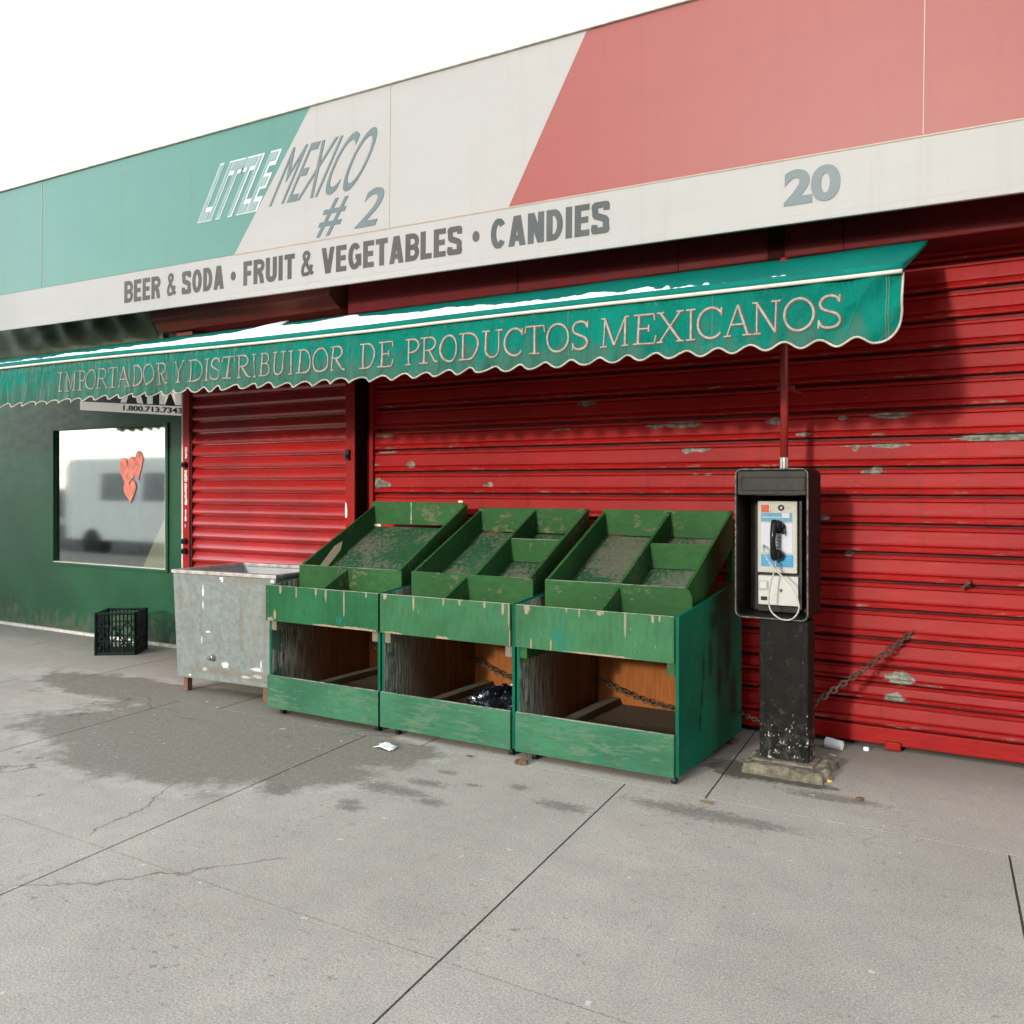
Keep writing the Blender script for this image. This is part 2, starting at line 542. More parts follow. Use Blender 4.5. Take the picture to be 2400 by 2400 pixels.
def mat_valance(name, dirt=1.0):
    t = NT(name)
    p = t.sep()
    f = t.noise(t.scale(t.pos, (1, 1, 0.6)), 3.2, 6, 0.65)
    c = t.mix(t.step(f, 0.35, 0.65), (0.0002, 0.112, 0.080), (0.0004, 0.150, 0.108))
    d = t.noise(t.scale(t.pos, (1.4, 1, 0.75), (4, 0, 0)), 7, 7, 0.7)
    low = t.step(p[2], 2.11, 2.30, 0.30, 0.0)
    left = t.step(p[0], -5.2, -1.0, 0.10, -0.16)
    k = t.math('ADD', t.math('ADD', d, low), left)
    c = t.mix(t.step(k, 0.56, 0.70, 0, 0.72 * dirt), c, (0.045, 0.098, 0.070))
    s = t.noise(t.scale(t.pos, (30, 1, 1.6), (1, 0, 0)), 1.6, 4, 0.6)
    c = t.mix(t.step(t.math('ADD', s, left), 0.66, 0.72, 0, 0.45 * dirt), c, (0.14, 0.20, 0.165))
    top = t.step(p[2], 2.33, 2.385, 0, 0.22)
    c = t.mix(t.step(t.math('ADD', t.noise(t.scale(t.pos, (1.6, 1, 1)), 26, 5, 0.7), top), 0.70, 0.80, 0, 0.55 * dirt), c, (0.11, 0.15, 0.12))
    w = t.noise(t.scale(t.pos, (1, 1, 0.5), (2, 0, 0)), 9, 4, 0.6, 1.2)
    return t.done(c, 0.6, 0, 0.05, t.bump(w, 0.8, 0.035))


def mat_letter():
    t = NT('worn_cream_lettering')
    p = t.sep()
    n = t.noise(t.scale(t.pos, (1, 1, 0.7)), 11, 6, 0.7)
    left = t.step(p[0], -5.5, -2.0, 0.05, -0.08)
    w = t.step(t.math('ADD', n, left), 0.50, 0.68, 0, 0.75)
    c = t.mix(t.step(t.noise(None, 50, 4), 0.4, 0.6), (0.22, 0.20, 0.165), (0.31, 0.28, 0.235))
    return t.done(t.mix(w, c, (0.075, 0.125, 0.095)), 0.6, 0, 0.2)


def mat_vinyl(name, col, rough=0.22):
    t = NT(name)
    d = t.noise(t.scale(t.pos, (0.7, 1, 2.5)), 2.5, 5, 0.6)
    c = t.mix(t.step(d, 0.4, 0.75, 0, 0.35), col, tuple(x * 0.86 for x in col))
    st = t.noise(t.scale(t.pos, (18, 1, 0.8)), 1.0, 4, 0.6)
    c = t.mix(t.step(st, 0.56, 0.75, 0, 0.22), c, (col[0] * 0.72, col[1] * 0.68, col[2] * 0.60))
    w = t.noise(None, 1.6, 3)
    return t.done(c, rough, 0, 0.3, t.bump(w, 0.06, 0.02))


def mat_gwall():
    t = NT('dark_green_wall_enamel')
    n = t.noise(None, 2.2, 6)
    c = t.mix(t.step(n, 0.35, 0.65), (0.008, 0.052, 0.021), (0.012, 0.074, 0.030))
    sc = t.noise(t.scale(t.pos, (1, 1, 2.5)), 9, 8, 0.75)
    c = t.mix(t.step(sc, 0.62, 0.70, 0, 0.35), c, (0.045, 0.10, 0.06))
    z = t.sep()[2]
    sp = t.math('ADD', t.noise(t.scale(t.pos, (1, 1, 0.5)), 14, 7, 0.7), t.step(z, 0.02, 0.40, 0.22, -0.08))
    c = t.mix(t.step(sp, 0.58, 0.72, 0, 0.55), c, (0.10, 0.095, 0.065))
    return t.done(c, t.step(sc, 0.3, 0.7, 0.33, 0.5), 0, 0.2, t.bump(n, 0.05, 0.02))


M = {}
M['sidewalk'] = mat_sidewalk()
M['joint'] = simple('joint_dirt', (0.06, 0.052, 0.04), 0.95)
M['asphalt'] = simple('asphalt', (0.055, 0.055, 0.055), 0.9, var=0.3, scale=20, bump=0.4)
M['kerb'] = simple('kerb_stone', (0.33, 0.32, 0.30), 0.85, bump=0.3)
M['shut_r'] = mat_shutter('red_enamel_wide_shutter', right_flakes, 1.0, 0.0, 0.0)
M['shut_l'] = mat_shutter('red_enamel_narrow_shutter', [], 1.6, 4.0, 0.0, 1.3, 1.0, (0.26, 0.36))
M['red_rail'] = mat_shutter('red_rail_paint', [], 0.6, 9.0, 0.8)
M['hood'] = simple('dull_red_sheet_metal', (0.085, 0.005, 0.0045), 0.6, var=0.2, spec=0.12)
M['hood_b'] = simple('brown_red_sheet_metal', (0.13, 0.03, 0.022), 0.6, var=0.2)
M['pier'] = simple('shaded_maroon_paint', (0.022, 0.003, 0.003), 0.7, var=0.3, spec=0.05)  # pier and rail return carry their shade in this colour; hood seams share it
M['pole'] = simple('faded_red_pipe_paint', (0.24, 0.022, 0.018), 0.4, var=0.2, scale=30, spec=0.4)
M['gwall'] = mat_gwall()
M['trim'] = simple('pale_aluminium_trim', (0.52, 0.50, 0.44), 0.5, var=0.2, scale=25)
M['stucco'] = simple('grey_stucco', (0.50, 0.49, 0.46), 0.9, bump=0.4)
M['dark'] = simple('dark_interior', (0.03, 0.028, 0.025), 0.8)
M['interior'] = simple('shop_interior_paint', (0.32, 0.31, 0.28), 0.8)
M['ply_o'] = mat_ply('orange_plywood', (24, 24, 1.4), ((0.20, 0.060, 0.015), (0.32, 0.115, 0.030), (0.15, 0.042, 0.012)))
M['ply_s'] = mat_ply('weathered_plywood_side', (9, 11, 0.7), ((0.16, 0.075, 0.030), (0.31, 0.155, 0.065), (0.09, 0.045, 0.02)), 2.0, True)
M['ply_f'] = mat_ply('dirty_floor_plywood', (1.6, 22, 22), ((0.07, 0.055, 0.035), (0.13, 0.105, 0.07), (0.05, 0.04, 0.025)), 5.0)
M['lumber'] = mat_ply('old_lumber', (30, 2, 30), ((0.12, 0.11, 0.075), (0.20, 0.18, 0.125), (0.09, 0.07, 0.045)), 8.0)
M['board'] = mat_ply('pale_board', (18, 18, 1.2), ((0.72, 0.57, 0.38), (0.82, 0.68, 0.47), (0.64, 0.5, 0.32)), 8.0)
M['zinc'] = mat_metal_grey()
M['zinc_in'] = simple('cabinet_inside_metal', (0.36, 0.38, 0.38), 0.45, 0.3, 0.12, 6)
M['rust'] = simple('rusty_leg_steel', (0.16, 0.085, 0.05), 0.75, 0.2, 0.35, 25)
M['rim'] = simple('rim_metal', (0.44, 0.40, 0.36), 0.4, 0.5, 0.3, 20)
M['black'] = simple('black_paint', (0.016, 0.016, 0.014), 0.42, var=0.3, scale=15)
M['blackin'] = simple('worn_black_lining', (0.03, 0.028, 0.019), 0.5, var=0.4, scale=9)
M['encl'] = mat_post()
M['edge'] = simple('bare_metal_edge', (0.40, 0.39, 0.36), 0.4, 0.4, 0.4, 30)
M['post'] = M['encl']
M['header'] = simple('scuffed_charcoal_panel', (0.020, 0.019, 0.014), 0.5, var=0.55, scale=14)
M['face'] = simple('phone_face_metal', (0.40, 0.385, 0.33), 0.4, 0.0, 0.08, 12)
M['vault'] = simple('phone_vault_metal', (0.47, 0.46, 0.42), 0.4, 0.0, 0.06, 12)
M['blue1'] = simple('pale_blue_card', (0.11, 0.27, 0.36), 0.3, var=0.1)
M['blue2'] = simple('sky_blue_card', (0.03, 0.24, 0.44), 0.3, var=0.12)
M['card'] = simple('white_card', (0.46, 0.48, 0.51), 0.35, var=0.05)
M['orange'] = simple('orange_red_label', (0.48, 0.085, 0.03), 0.4)
M['rubber'] = simple('handset_plastic', (0.012, 0.012, 0.012), 0.22, var=0.2)
M['cord'] = simple('armoured_cord_steel', (0.36, 0.35, 0.31), 0.45, 0.1, 0.25, 60)
M['chrome'] = simple('steel_fittings', (0.45, 0.44, 0.42), 0.28, 0.9)
M['chain'] = simple('old_chain_steel', (0.065, 0.055, 0.042), 0.55, 0.2, 0.5, 40)
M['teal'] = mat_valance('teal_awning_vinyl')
M['tealtop'] = simple('teal_awning_top_vinyl', (0.001, 0.125, 0.095), 0.65, var=0.18, scale=3, spec=0.08)
M['cream'] = simple('cream_piping', (0.55, 0.50, 0.42), 0.6, var=0.1)
M['hem'] = simple('dirty_cream_hem', (0.36, 0.33, 0.27), 0.6, var=0.25, scale=12)
M['seam'] = simple('grey_green_stitching', (0.10, 0.17, 0.13), 0.6, var=0.2)
M['letter'] = mat_letter()
M['letsh'] = simple('brown_letter_shadow', (0.06, 0.055, 0.038), 0.6, var=0.2, scale=20)
M['signw'] = mat_vinyl('white_sign_vinyl', (0.312, 0.304, 0.285), 0.5)
M['signg'] = mat_vinyl('pale_green_sign_vinyl', (0.072, 0.185, 0.150), 0.3)
M['signr'] = mat_vinyl('faded_red_sign_vinyl', (0.24, 0.055, 0.045), 0.45)
M['siggrey'] = simple('brown_grey_sign_letters', (0.066, 0.059, 0.050), 0.45, var=0.25, scale=1.4)
M['sigblue'] = simple('blue_grey_sign_letters', (0.11, 0.14, 0.145), 0.45, var=0.12, scale=2)
M['sigdark'] = simple('slate_sign_letters', (0.058, 0.066, 0.064), 0.45, var=0.3, scale=1.6)
M['sigfill'] = simple('grey_green_letters', (0.19, 0.27, 0.255), 0.4, var=0.1)
M['sigwhite'] = simple('white_letter_outline', (0.50, 0.54, 0.53), 0.4, var=0.05)
M['signline'] = simple('brown_seam_line', (0.36, 0.29, 0.22), 0.5)
M['snow'] = simple('old_snow', (0.90, 0.91, 0.92), 0.6, var=0.03, bump=0.3)
M['plastic'] = simple('dark_crate_plastic', (0.012, 0.022, 0.020), 0.4, var=0.3)
M['heart'] = simple('red_heart_sticker', (0.56, 0.17, 0.125), 0.6, var=0.4, scale=16)
M['paper'] = simple('white_paper', (0.78, 0.78, 0.76), 0.8, var=0.05)
M['peel'] = simple('bare_scraped_metal', (0.50, 0.48, 0.44), 0.7, var=0.3, scale=30)
M['leaf'] = simple('dry_leaf', (0.15, 0.095, 0.05), 0.8, var=0.35, scale=30)
M['stone'] = simple('crumbling_footing_concrete', (0.155, 0.14, 0.10), 0.9, var=0.6, scale=22, bump=0.9)
M['bag'] = simple('black_bin_bag', (0.006, 0.008, 0.012), 0.2, var=0.2, spec=0.8)
M['tarp'] = simple('olive_tarpaulin', (0.07, 0.095, 0.055), 0.6, var=0.25)
M['atmblack'] = simple('sign_black', (0.010, 0.014, 0.011), 0.4)
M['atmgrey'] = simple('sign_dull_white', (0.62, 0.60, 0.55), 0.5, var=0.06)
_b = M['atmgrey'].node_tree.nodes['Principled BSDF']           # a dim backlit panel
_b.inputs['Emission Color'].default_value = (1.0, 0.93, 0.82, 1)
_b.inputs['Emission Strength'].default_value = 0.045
M['van'] = simple('van_white_paint', (0.78, 0.79, 0.78), 0.25, var=0.04)
M['vanglass'] = simple('van_glass', (0.22, 0.24, 0.25), 0.15)  # pale even tone stands in for sky mirrored in the panes
M['brickfar2'] = simple('far_dark_brick', (0.17, 0.11, 0.085), 0.9, var=0.25)
M['brickfar'] = simple('far_pale_brick', (0.26, 0.19, 0.14), 0.9, var=0.2)
M['tyre'] = simple('tyre_rubber', (0.02, 0.02, 0.02), 0.8)
M['yellow'] = simple('yellow_scrap', (0.65, 0.45, 0.08), 0.7)


def mat_glass():
    t = NT('reflecting_shop_glass')
    gl = t.node('ShaderNodeBsdfGlossy')
    gl.inputs['Roughness'].default_value = 0.05
    gl.inputs['Color'].default_value = (0.80, 0.80, 0.76, 1)
    tr = t.node('ShaderNodeBsdfTransparent')
    tr.inputs['Color'].default_value = (0.85, 0.9, 0.87, 1)
    mx = t.node('ShaderNodeMixShader')
    mx.inputs[0].default_value = 0.34
    t.t.links.new(tr.outputs[0], mx.inputs[1])
    t.t.links.new(gl.outputs[0], mx.inputs[2])
    t.t.links.new(mx.outputs[0], t.out.inputs[0])
    return t.m


M['glass'] = mat_glass()


def text_mesh(body, size, extrude, offset=0.0, shear=0.0, width=None, spacing=1.0, res=6):
    """outline of a word in the built-in font, as raw mesh data fitted to a width"""
    cu = bpy.data.curves.new('word', 'FONT')
    cu.body = body
    cu.size = 1.0
    cu.offset = offset
    cu.shear = 0
    cu.space_character = spacing
    cu.extrude = 0.5
    cu.resolution_u = res
    ob = bpy.data.objects.new('word', cu)
    COL.objects.link(ob)
    dg = bpy.context.evaluated_depsgraph_get()
    me = bpy.data.meshes.new_from_object(ob.evaluated_get(dg))
    bpy.data.objects.remove(ob)
    bpy.data.curves.remove(cu)
    vs = [v.co.copy() for v in me.vertices]
    fs = [list(p.vertices) for p in me.polygons]
    bpy.data.meshes.remove(me)
    x0 = min(v.x for v in vs); x1 = max(v.x for v in vs)
    y0 = min(v.y for v in vs); y1 = max(v.y for v in vs)
    sy = size / (y1 - y0)
    sx = (width / (x1 - x0)) if width else sy
    out = []
    for v in vs:
        z = (v.y - y0) * sy
        out.append(((v.x - x0) * sx + shear * z, v.z, z))          # v.z is -.5 .. .5
    return out, fs


# ================================================================== SETTING: sidewalk, road
G = MB()
SK = -0.11                                       # the joints run slightly askew to the wall
yseam = -1.29
rows = [(-6.6, -4.95, -1.85), (-4.95, -3.12, -1.85), (-3.12, yseam, -1.85), (yseam, 0.35, -3.10)]
gap = 0.0045
for y0, y1, xj in rows:
    k = xj - 1.655 * 26
    while k < 44:
        a, b = k + gap, k + 1.655 - gap
        G.prism_z([(a + SK * (y0 - yseam), y0 + gap * .6), (b + SK * (y0 - yseam), y0 + gap * .6), (b + SK * (y1 - yseam), y1 - gap * .6), (a + SK * (y1 - yseam), y1 - gap * .6)], -0.09, 0.0)
        k += 1.655
G.build('sidewalk', M['sidewalk'])['kind'] = 'structure'
MB().box(-46, 46, -6.6, 0.35, -0.13, -0.004).build('sidewalk_bed', M['joint'])['kind'] = 'structure'
MB().box(-46, 46, -6.76, -6.602, -0.2, 0.0).build('kerb', M['kerb'], bevel=0.015)['kind'] = 'structure'
MB().box(-400, 400, -16.5, -6.762, -0.3, -0.14).build('road', M['asphalt'])['kind'] = 'structure'
MB().box(-400, 400, -20.0, -16.5, -0.3, -0.01).build('far_pavement', M['kerb'])['kind'] = 'structure'
gmb = MB(); gmb.add([(-900, -900, -0.32), (900, -900, -0.32), (900, 900, -0.32), (-900, 900, -0.32)], [(0, 1, 2, 3)])
gmb.build('ground', M['asphalt'])['kind'] = 'structure'

# ================================================================== STORE BUILDING
B = thing('store_building', 'single storey corner shop with dark green front wall left of its red shutters', 'building', (-5.0, 1.0, 0))
wx0, wx1, wz0, wz1 = -8.75, -7.0, 0.70, 2.02
gw = MB()
gw.box(-11.5, wx0, 0.05, 0.25, 0.03, 2.75)
gw.box(wx1, -6.75, 0.05, 0.25, 0.03, 2.75)
gw.box(wx0, wx1, 0.05, 0.25, 0.03, wz0)
gw.box(wx0, wx1, 0.05, 0.25, wz1, 2.75)
gwo = gw.build('wall_panel', M['gwall'], B)
up = MB()
up.box(-12, 4.5, 0.15, 0.4, 2.752, 4.35)
up.box(2.6, 4.5, 0.06, 0.4, 0, 2.75)
up.box(-12, -11.502, 0.06, 0.4, 0, 2.75)
up.build('upper_wall', M['stucco'], B)
MB().box(-12.06, 4.56, 0.08, 0.5, 4.352, 4.43).build('coping', M['kerb'], B, bevel=0.01)
MB().box(-12, 4.5, 0.42, 8.0, 4.2, 4.3).build('roof', M['asphalt'], B)
MB().box(-11.5, -6.75, 0.028, 0.25, 0.0, 0.028).build('base_trim', M['trim'], B)
MB().box(-6.748, -6.718, 0.0, 0.25, 0.0, 2.75).build('corner_trim', M['trim'], B, bevel=0.004)
win = MB()
for a in ((wx0 - .02, wx0 + .012, wz0, wz1), (wx1 - .012, wx1 + .02, wz0, wz1)):
    win.box(a[0], a[1], 0.035, 0.2, a[2], a[3])
win.box(wx0 - .02, wx1 + .02, 0.035, 0.2, wz0 - .028, wz0 - .001)
win.box(wx0 - .02, wx1 + .02, 0.035, 0.2, wz1 + .001, wz1 + .02)
wf = win.build('window', M['gwall'], B, bevel=0.003)
tw = MB()
tw.box(wx1 - .017, wx1 - .0125, 0.034, 0.07, wz0, wz1)
tw.box(wx0 + .013, wx1 - .018, 0.034, 0.07, wz0, wz0 + .007)
tw.build('glazing_bead', M['trim'], wf)
MB().box(wx0 + .013, wx1 - .013, 0.07, 0.076, wz0, wz1).build('pane', M['glass'], wf)
for zz in (wz0 - .03, wz1 + .012):
    MB().box(-7.0 + .03, -6.76, 0.044, 0.0495, zz, zz + .008).build('panel_seam', M['gwall'], B)
inn = MB()
inn.box(-11.4, -6.9, 3.0, 3.1, 0, 2.75)
inn.box(-11.4, -6.9, 0.26, 3.0, 0.02, 0.08)
inn.box(-11.4, -6.9, 0.26, 3.0, 2.7, 2.74)
inn.box(-6.9, -6.83, 0.26, 3.1, 0, 2.75)
inn.box(-11.5, -11.41, 0.26, 3.1, 0, 2.75)
inn.build('interior', M['interior'], B)
# dark masonry behind the shutters, the pier between them, and the soffit above
bk = MB()
bk.box(-6.715, 2.6, 0.06, 0.14, 0.0, 2.75)
bk.build('backing_wall', M['dark'], B)
MB().box(-4.596, -4.548, -0.01, 0.058, 0.0, 2.75).build('pier', M['pier'], B)

# heart on the glass, board leaning inside
hb = MB()
for cx, cz, s, tilt in ((-7.60, 1.60, 0.17, -0.15), (-7.47, 1.66, 0.16, 0.35), (-7.56, 1.42, 0.13, 0.1)):
    poly = []
    for i in range(40):
        a = 2 * math.pi * i / 40
        x = 16 * math.sin(a) ** 3 / 17
        z = (13 * math.cos(a) - 5 * math.cos(2 * a) - 2 * math.cos(3 * a) - math.cos(4 * a)) / 17
        x, z = x * math.cos(tilt) - z * math.sin(tilt), x * math.sin(tilt) + z * math.cos(tilt)
        poly.append((cx + x * s * 0.75, cz + z * s))
    dy = 0.0005 * len(hb.v) / 40
    hb.prism_y(poly, 0.066 - dy, 0.0685 - dy)
tag(hb.build('heart_sticker', M['heart']), 'cluster of red paper hearts stuck on the shop window', 'sticker')
wb = MB()
p0 = Vector((-7.50, 0.14, 0.70)); p1 = Vector((-7.02, 0.20, 1.32))
wb.prism_y([(-7.52, 0.60), (-7.13, 0.60), (-6.93, 1.0), (-6.93, 1.36), (-7.02, 1.36)], 0.13, 0.15)
tag(wb.build('leaning_board', M['board'], bevel=0.002), 'pale wooden board leaning diagonally inside the shop window', 'board')

# ================================================================== SHUTTERS
def sweep_profile(mb, prof, x0, x1, nx, jit=0.0, seed=0):
    """prof: (y, z) from bottom to top, swept along x with a gentle dent noise"""
    n = len(prof)
    b = len(mb.v)
    for i in range(nx + 1):
        x = x0 + (x1 - x0) * i / nx
        for y, z in prof:
            d = mn.noise(Vector((x * 1.3 + seed, z * 2.2, seed))) * jit + mn.noise(Vector((x * 5 + seed, z * 6, 3 + seed))) * jit * 0.35
            mb.v.append(Vector((x, y + d, z + d * 0.8)))
    for i in range(nx):
        for k2 in range(n - 1):
            a = b + i * n + k2
            mb.f.append([a, a + n, a + n + 1, a + 1])
            mb.mi.append(0)


# wide shutter on the right: flat interlocking slats
SR = thing('roller_shutter', 'wide closed red roll-down shutter with flaking paint behind green stands and pay phone', 'shutter', (-1.0, 0, 0))
gro = [0.035, 0.124, 0.268, 0.367, 0.456, 0.611, 0.771, 0.928, 1.085, 1.246, 1.404, 1.563, 1.729, 1.884, 2.045, 2.200, 2.355, 2.51, 2.665, 2.80]
prof = []
for z0, z1 in zip(gro[:-1], gro[1:]):
    h = z1 - z0
    q = min(1.0, h / 0.155)
    prof += [(0.020, z0), (0.020, z0 + .008 * q), (-0.004, z0 + .009 * q), (-0.017, z0 + .014 * q), (-0.0185, z0 + .022 * q), (-0.010, z0 + .038 * q), (-0.002, z0 + .044 * q),
             (-0.012, z0 + .050 * q), (-0.0125, z0 + .060 * q), (-0.004, z1 - .040 * q), (-0.002, z1 - .034 * q), (0.004, z1 - .031 * q), (-0.007, z1 - .028 * q), (-0.008, z1 - .016 * q), (-0.003, z1 - .009 * q), (0.020, z1 - .007 * q)]
cr = MB()
sweep_profile(cr, prof, -4.51, 0.3, 440, 0.0022, 1)
sweep_profile(cr, prof, 0.3, 2.5, 44, 0.0022, 1)
cro = cr.build('curtain', M['shut_r'], SR, normals=False)
import numpy as np
co = np.array([tuple(p) for p in cr.v])
best = np.full(len(co), 3.0)
for cx, _, cz, rx, _, rz in right_flakes:
    best = np.minimum(best, np.sqrt(((co[:, 0] - cx) / rx) ** 2 + ((co[:, 2] - cz) / rz) ** 2))
gv = np.tile(np.array([1.0 if y > 0.003 else (0.5 if y < -0.0165 else 0.0) for y, z in prof]), 441 + 45).astype(np.float32)
cro.data.attributes.new('groove', 'FLOAT', 'POINT').data.foreach_set('value', gv)
fa = cro.data.attributes.new('flake', 'FLOAT', 'POINT')
fa.data.foreach_set('value', best.astype(np.float32))
bb = MB()
bb.box(-4.51, 2.5, -0.022, 0.03, 0.030, 0.122)
bb.box(-0.855, -0.775, -0.050, -0.0225, 0.010, 0.055)
bb.build('bottom_bar', M['red_rail'], SR, bevel=0.006)
gr_ = MB(); gr_.box(-4.547, -4.512, -0.035, 0.05, 0.0, 2.75)
gr_.build('guide_rail', M['red_rail'], SR, bevel=0.003)
gr_ = MB(); gr_.box(2.502, 2.58, -0.035, 0.05, 0.0, 2.75)
gr_.build('guide_rail', M['red_rail'], SR, bevel=0.003)
hd = MB()
hd.box(-4.50, 2.59, -0.33, 0.14, 2.72, 3.6)
hdo = hd.build('hood', M['hood'], SR, bevel=0.008)
for xx in (-3.05, -1.95, -1.02, 0.3):
    MB().box(xx, xx + 0.006, -0.333, -0.3305, 2.72, 3.55).build('hood_seam', M['pier'], hdo)
MB().box(-1.42, -1.33, -0.34, -0.3305, 2.72, 3.55).build('hood_strap', M['pier'], hdo)

# narrow shutter on the left: curved slats, its frame stands proud of the wide one
SL = thing('roller_shutter', 'narrow closed red roll-down shutter with rounded slats above the grey cabinet', 'shutter', (-5.55, -0.05, 0))
prof = []
z = 0.10
pit = 0.1012
while z < 2.72:
    prof += [(-0.080, z), (-0.080, z + 0.003), (-0.106, z + 0.0045)]
    for q in range(0, 9):
        tt = q / 8
        y = -0.124 + 0.034 * tt ** 1.25 + 0.012 * max(0.0, 0.22 - tt) / 0.22 - 0.004 * math.sin(math.pi * tt)
        prof.append((y, z + 0.006 + tt * 0.080))
    prof += [(-0.080, z + 0.088), (-0.094, z + 0.0895), (-0.098, z + 0.093), (-0.094, z + 0.0965), (-0.080, z + 0.098)]
    z += pit
cl = MB()
sweep_profile(cl, prof, -6.455, -4.70, 60, 0.0012, 5)
cl.build('curtain', M['shut_l'], SL, normals=False, smooth=False)
MB().box(-6.455, -4.70, -0.10, -0.06, 0.0, 0.098).build('bottom_bar', M['shut_l'], SL, bevel=0.005)
g1 = MB()
g1.box(-6.555, -6.47, -0.14, 0.05, 0.0, 2.76)
g1o = g1.build('guide_rail', M['red_rail'], SL, bevel=0.004)
gl2 = MB()
gl2.box(-4.692, -4.602, -0.14, 0.05, 0.0, 2.76)
g2o = gl2.build('guide_rail', M['red_rail'], SL, bevel=0.004)
MB().box(-4.6015, -4.597, -0.134, 0.05, 0.0, 2.75).build('return_shade', M['pier'], SL)  # thin dark sheet that paints the shade on the rail's side face
for xa, xb in ((-6.469, -6.456), (-4.7, -4.693)):
    MB().box(xa, xb, -0.125, 0.05, 0.0, 2.76).build('guide_slot', M['dark'], SL)
# bare, peeled strips and bolts on the left rail
for z0, z1, x0, x1 in ((1.70, 1.80, -6.525, -6.49), (1.30, 1.49, -6.53, -6.492), (1.50, 1.60, -6.535, -6.487), (1.16, 1.26, -6.528, -6.495), (1.10, 1.13, -6.53, -6.51)):
    pl = MB()
    poly = []
    nn = 9
    for i in range(nn):
        poly.append((x0 + rnd.uniform(0, .012), z0 + (z1 - z0) * i / (nn - 1)))
    for i in range(nn)[::-1]:
        poly.append((x1 - rnd.uniform(0, .014), z0 + (z1 - z0) * i / (nn - 1)))
    pl.prism_y(poly, -0.1425, -0.1402)
    pl.build('peeled_patch', M['peel'], g1o)
for zc in (1.645, 0.985, 0.90):
    bo = MB()
    bo.cyl((-6.51, -0.14, zc), (-6.51, -0.175, zc), 0.026, 12)
    bo.cyl((-6.51, -0.175, zc), (-6.51, -0.19, zc), 0.012, 8)
    bo.build('bolt', M['black'], g1o)
bo = MB(); bo.box(-4.675, -4.64, -0.165, -0.1402, 1.66, 1.74); bo.cyl((-4.66, -0.165, 1.69), (-4.66, -0.18, 1.69), 0.016, 10)
bo.build('hasp', M['black'], g2o)
pl = MB(); pl.prism_y([(-4.692, 1.22), (-4.675, 1.225), (-4.672, 1.28), (-4.68, 1.33), (-4.691, 1.34)], -0.1425, -0.1402)
pl.build('peeled_patch', M['paper'], g2o)
hl = MB()
hl.prism_x([(-0.42, 2.86), (-0.42, 3.6), (0.05, 3.6), (0.05, 2.78), (-0.30, 2.78)], -6.62, -4.60)
hl.build('hood', M['hood_b'], SL, bevel=0.006)
hs = MB()
hs.box(-6.5, -6.3, -0.25, 0.0, 2.70, 2.775)
hs.build('hood_bracket', M['hood_b'], SL, bevel=0.004)

# ================================================================== LEFT: ATM panel, tarp, post
A = thing('shop_sign', 'black and white cash machine sign panel under the awning above the shop window', 'sign', (-7.6, 0.0, 2.1))
def slope(x): return -0.078 * (x + 7.6)


MB().prism_y([(-8.25, 2.243 + slope(-8.25)), (-6.752, 2.243 + slope(-6.752)), (-6.752, 2.66), (-8.25, 2.66)], 0.012, 0.045).build('panel', M['atmblack'], A)
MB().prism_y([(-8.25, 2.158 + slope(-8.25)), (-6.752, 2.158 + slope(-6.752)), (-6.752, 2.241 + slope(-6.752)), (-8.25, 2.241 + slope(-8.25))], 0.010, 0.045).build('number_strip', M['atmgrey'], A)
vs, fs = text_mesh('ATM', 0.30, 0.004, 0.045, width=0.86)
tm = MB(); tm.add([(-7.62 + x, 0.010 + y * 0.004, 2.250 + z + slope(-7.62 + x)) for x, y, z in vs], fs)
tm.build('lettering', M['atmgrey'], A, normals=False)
vs, fs = text_mesh('1.800.713.7343', 0.050, 0.004, 0.03, width=0.835)
tm = MB(); tm.add([(-7.580 + x, 0.0085 + y * 0.003, 2.176 + z + slope(-7.58 + x)) for x, y, z in vs], fs)
tm.build('number_lettering', M['atmblack'], A, normals=False)

tp = MB()
tp.grid(60, 10, lambda u, v: (-9.6 + u * 2.72, -0.12 - 0.05 * math.sin(v * 3.1) + 0.02 * math.sin(u * 40 + 5 * v) + 0.03 * mn.noise(Vector((u * 6, v * 3, 1))), 2.72 + 0.42 * v + 0.03 * math.sin(u * 20)))
tag(tp.build('tarpaulin', M['tarp'], smooth=True, solid=0.006), 'crumpled olive green tarpaulin hanging under the left end of the white sign', 'tarp')
tag(MB().box(-6.86, -6.80, -0.15, -0.09, 2.752, 3.15).build('support_post', M['tarp'], bevel=0.004), 'short dark green post between tarpaulin and brown shutter hood', 'post')

# ================================================================== SIGN
SG = thing('fascia_sign', 'long white fascia sign listing beer, soda, fruit, vegetables and candies in grey letters', 'sign', (-0.69, -0.6, 2.829))
SGROT = R(0.72)
sx0, sx1 = -9.4, 3.2
ztop = 4.12


def signz(z, x):           # the sign hangs slightly out of level: heights are given as measured, undo the tilt
    return z + (x + 0.69) * math.tan(SGROT)


bz, bt = 2.829, 3.158
sb = MB(); sb.box(sx0, sx1, -0.6, -0.545, bz, bt)
sbo = sb.build('lower_band', M['signw'], SG, bevel=0.003)
tr_ = MB(); tr_.box(sx0, sx1, -0.612, -0.6005, bz - .012, bz + .030)
tr_.build('bottom_trim', M['signw'], SG, bevel=0.004)
ln = MB(); ln.box(-5.4, sx1, -0.604, -0.6005, bt - .004, bt + .0035)
ln.build('seam_line', M['signline'], SG)
for xx in (-7.9, -3.9, -0.6, 1.4):
    MB().box(xx, xx + .005, -0.6025, -0.6003, bt + .01, ztop - .002).build('panel_joint', M['signline'], SG)
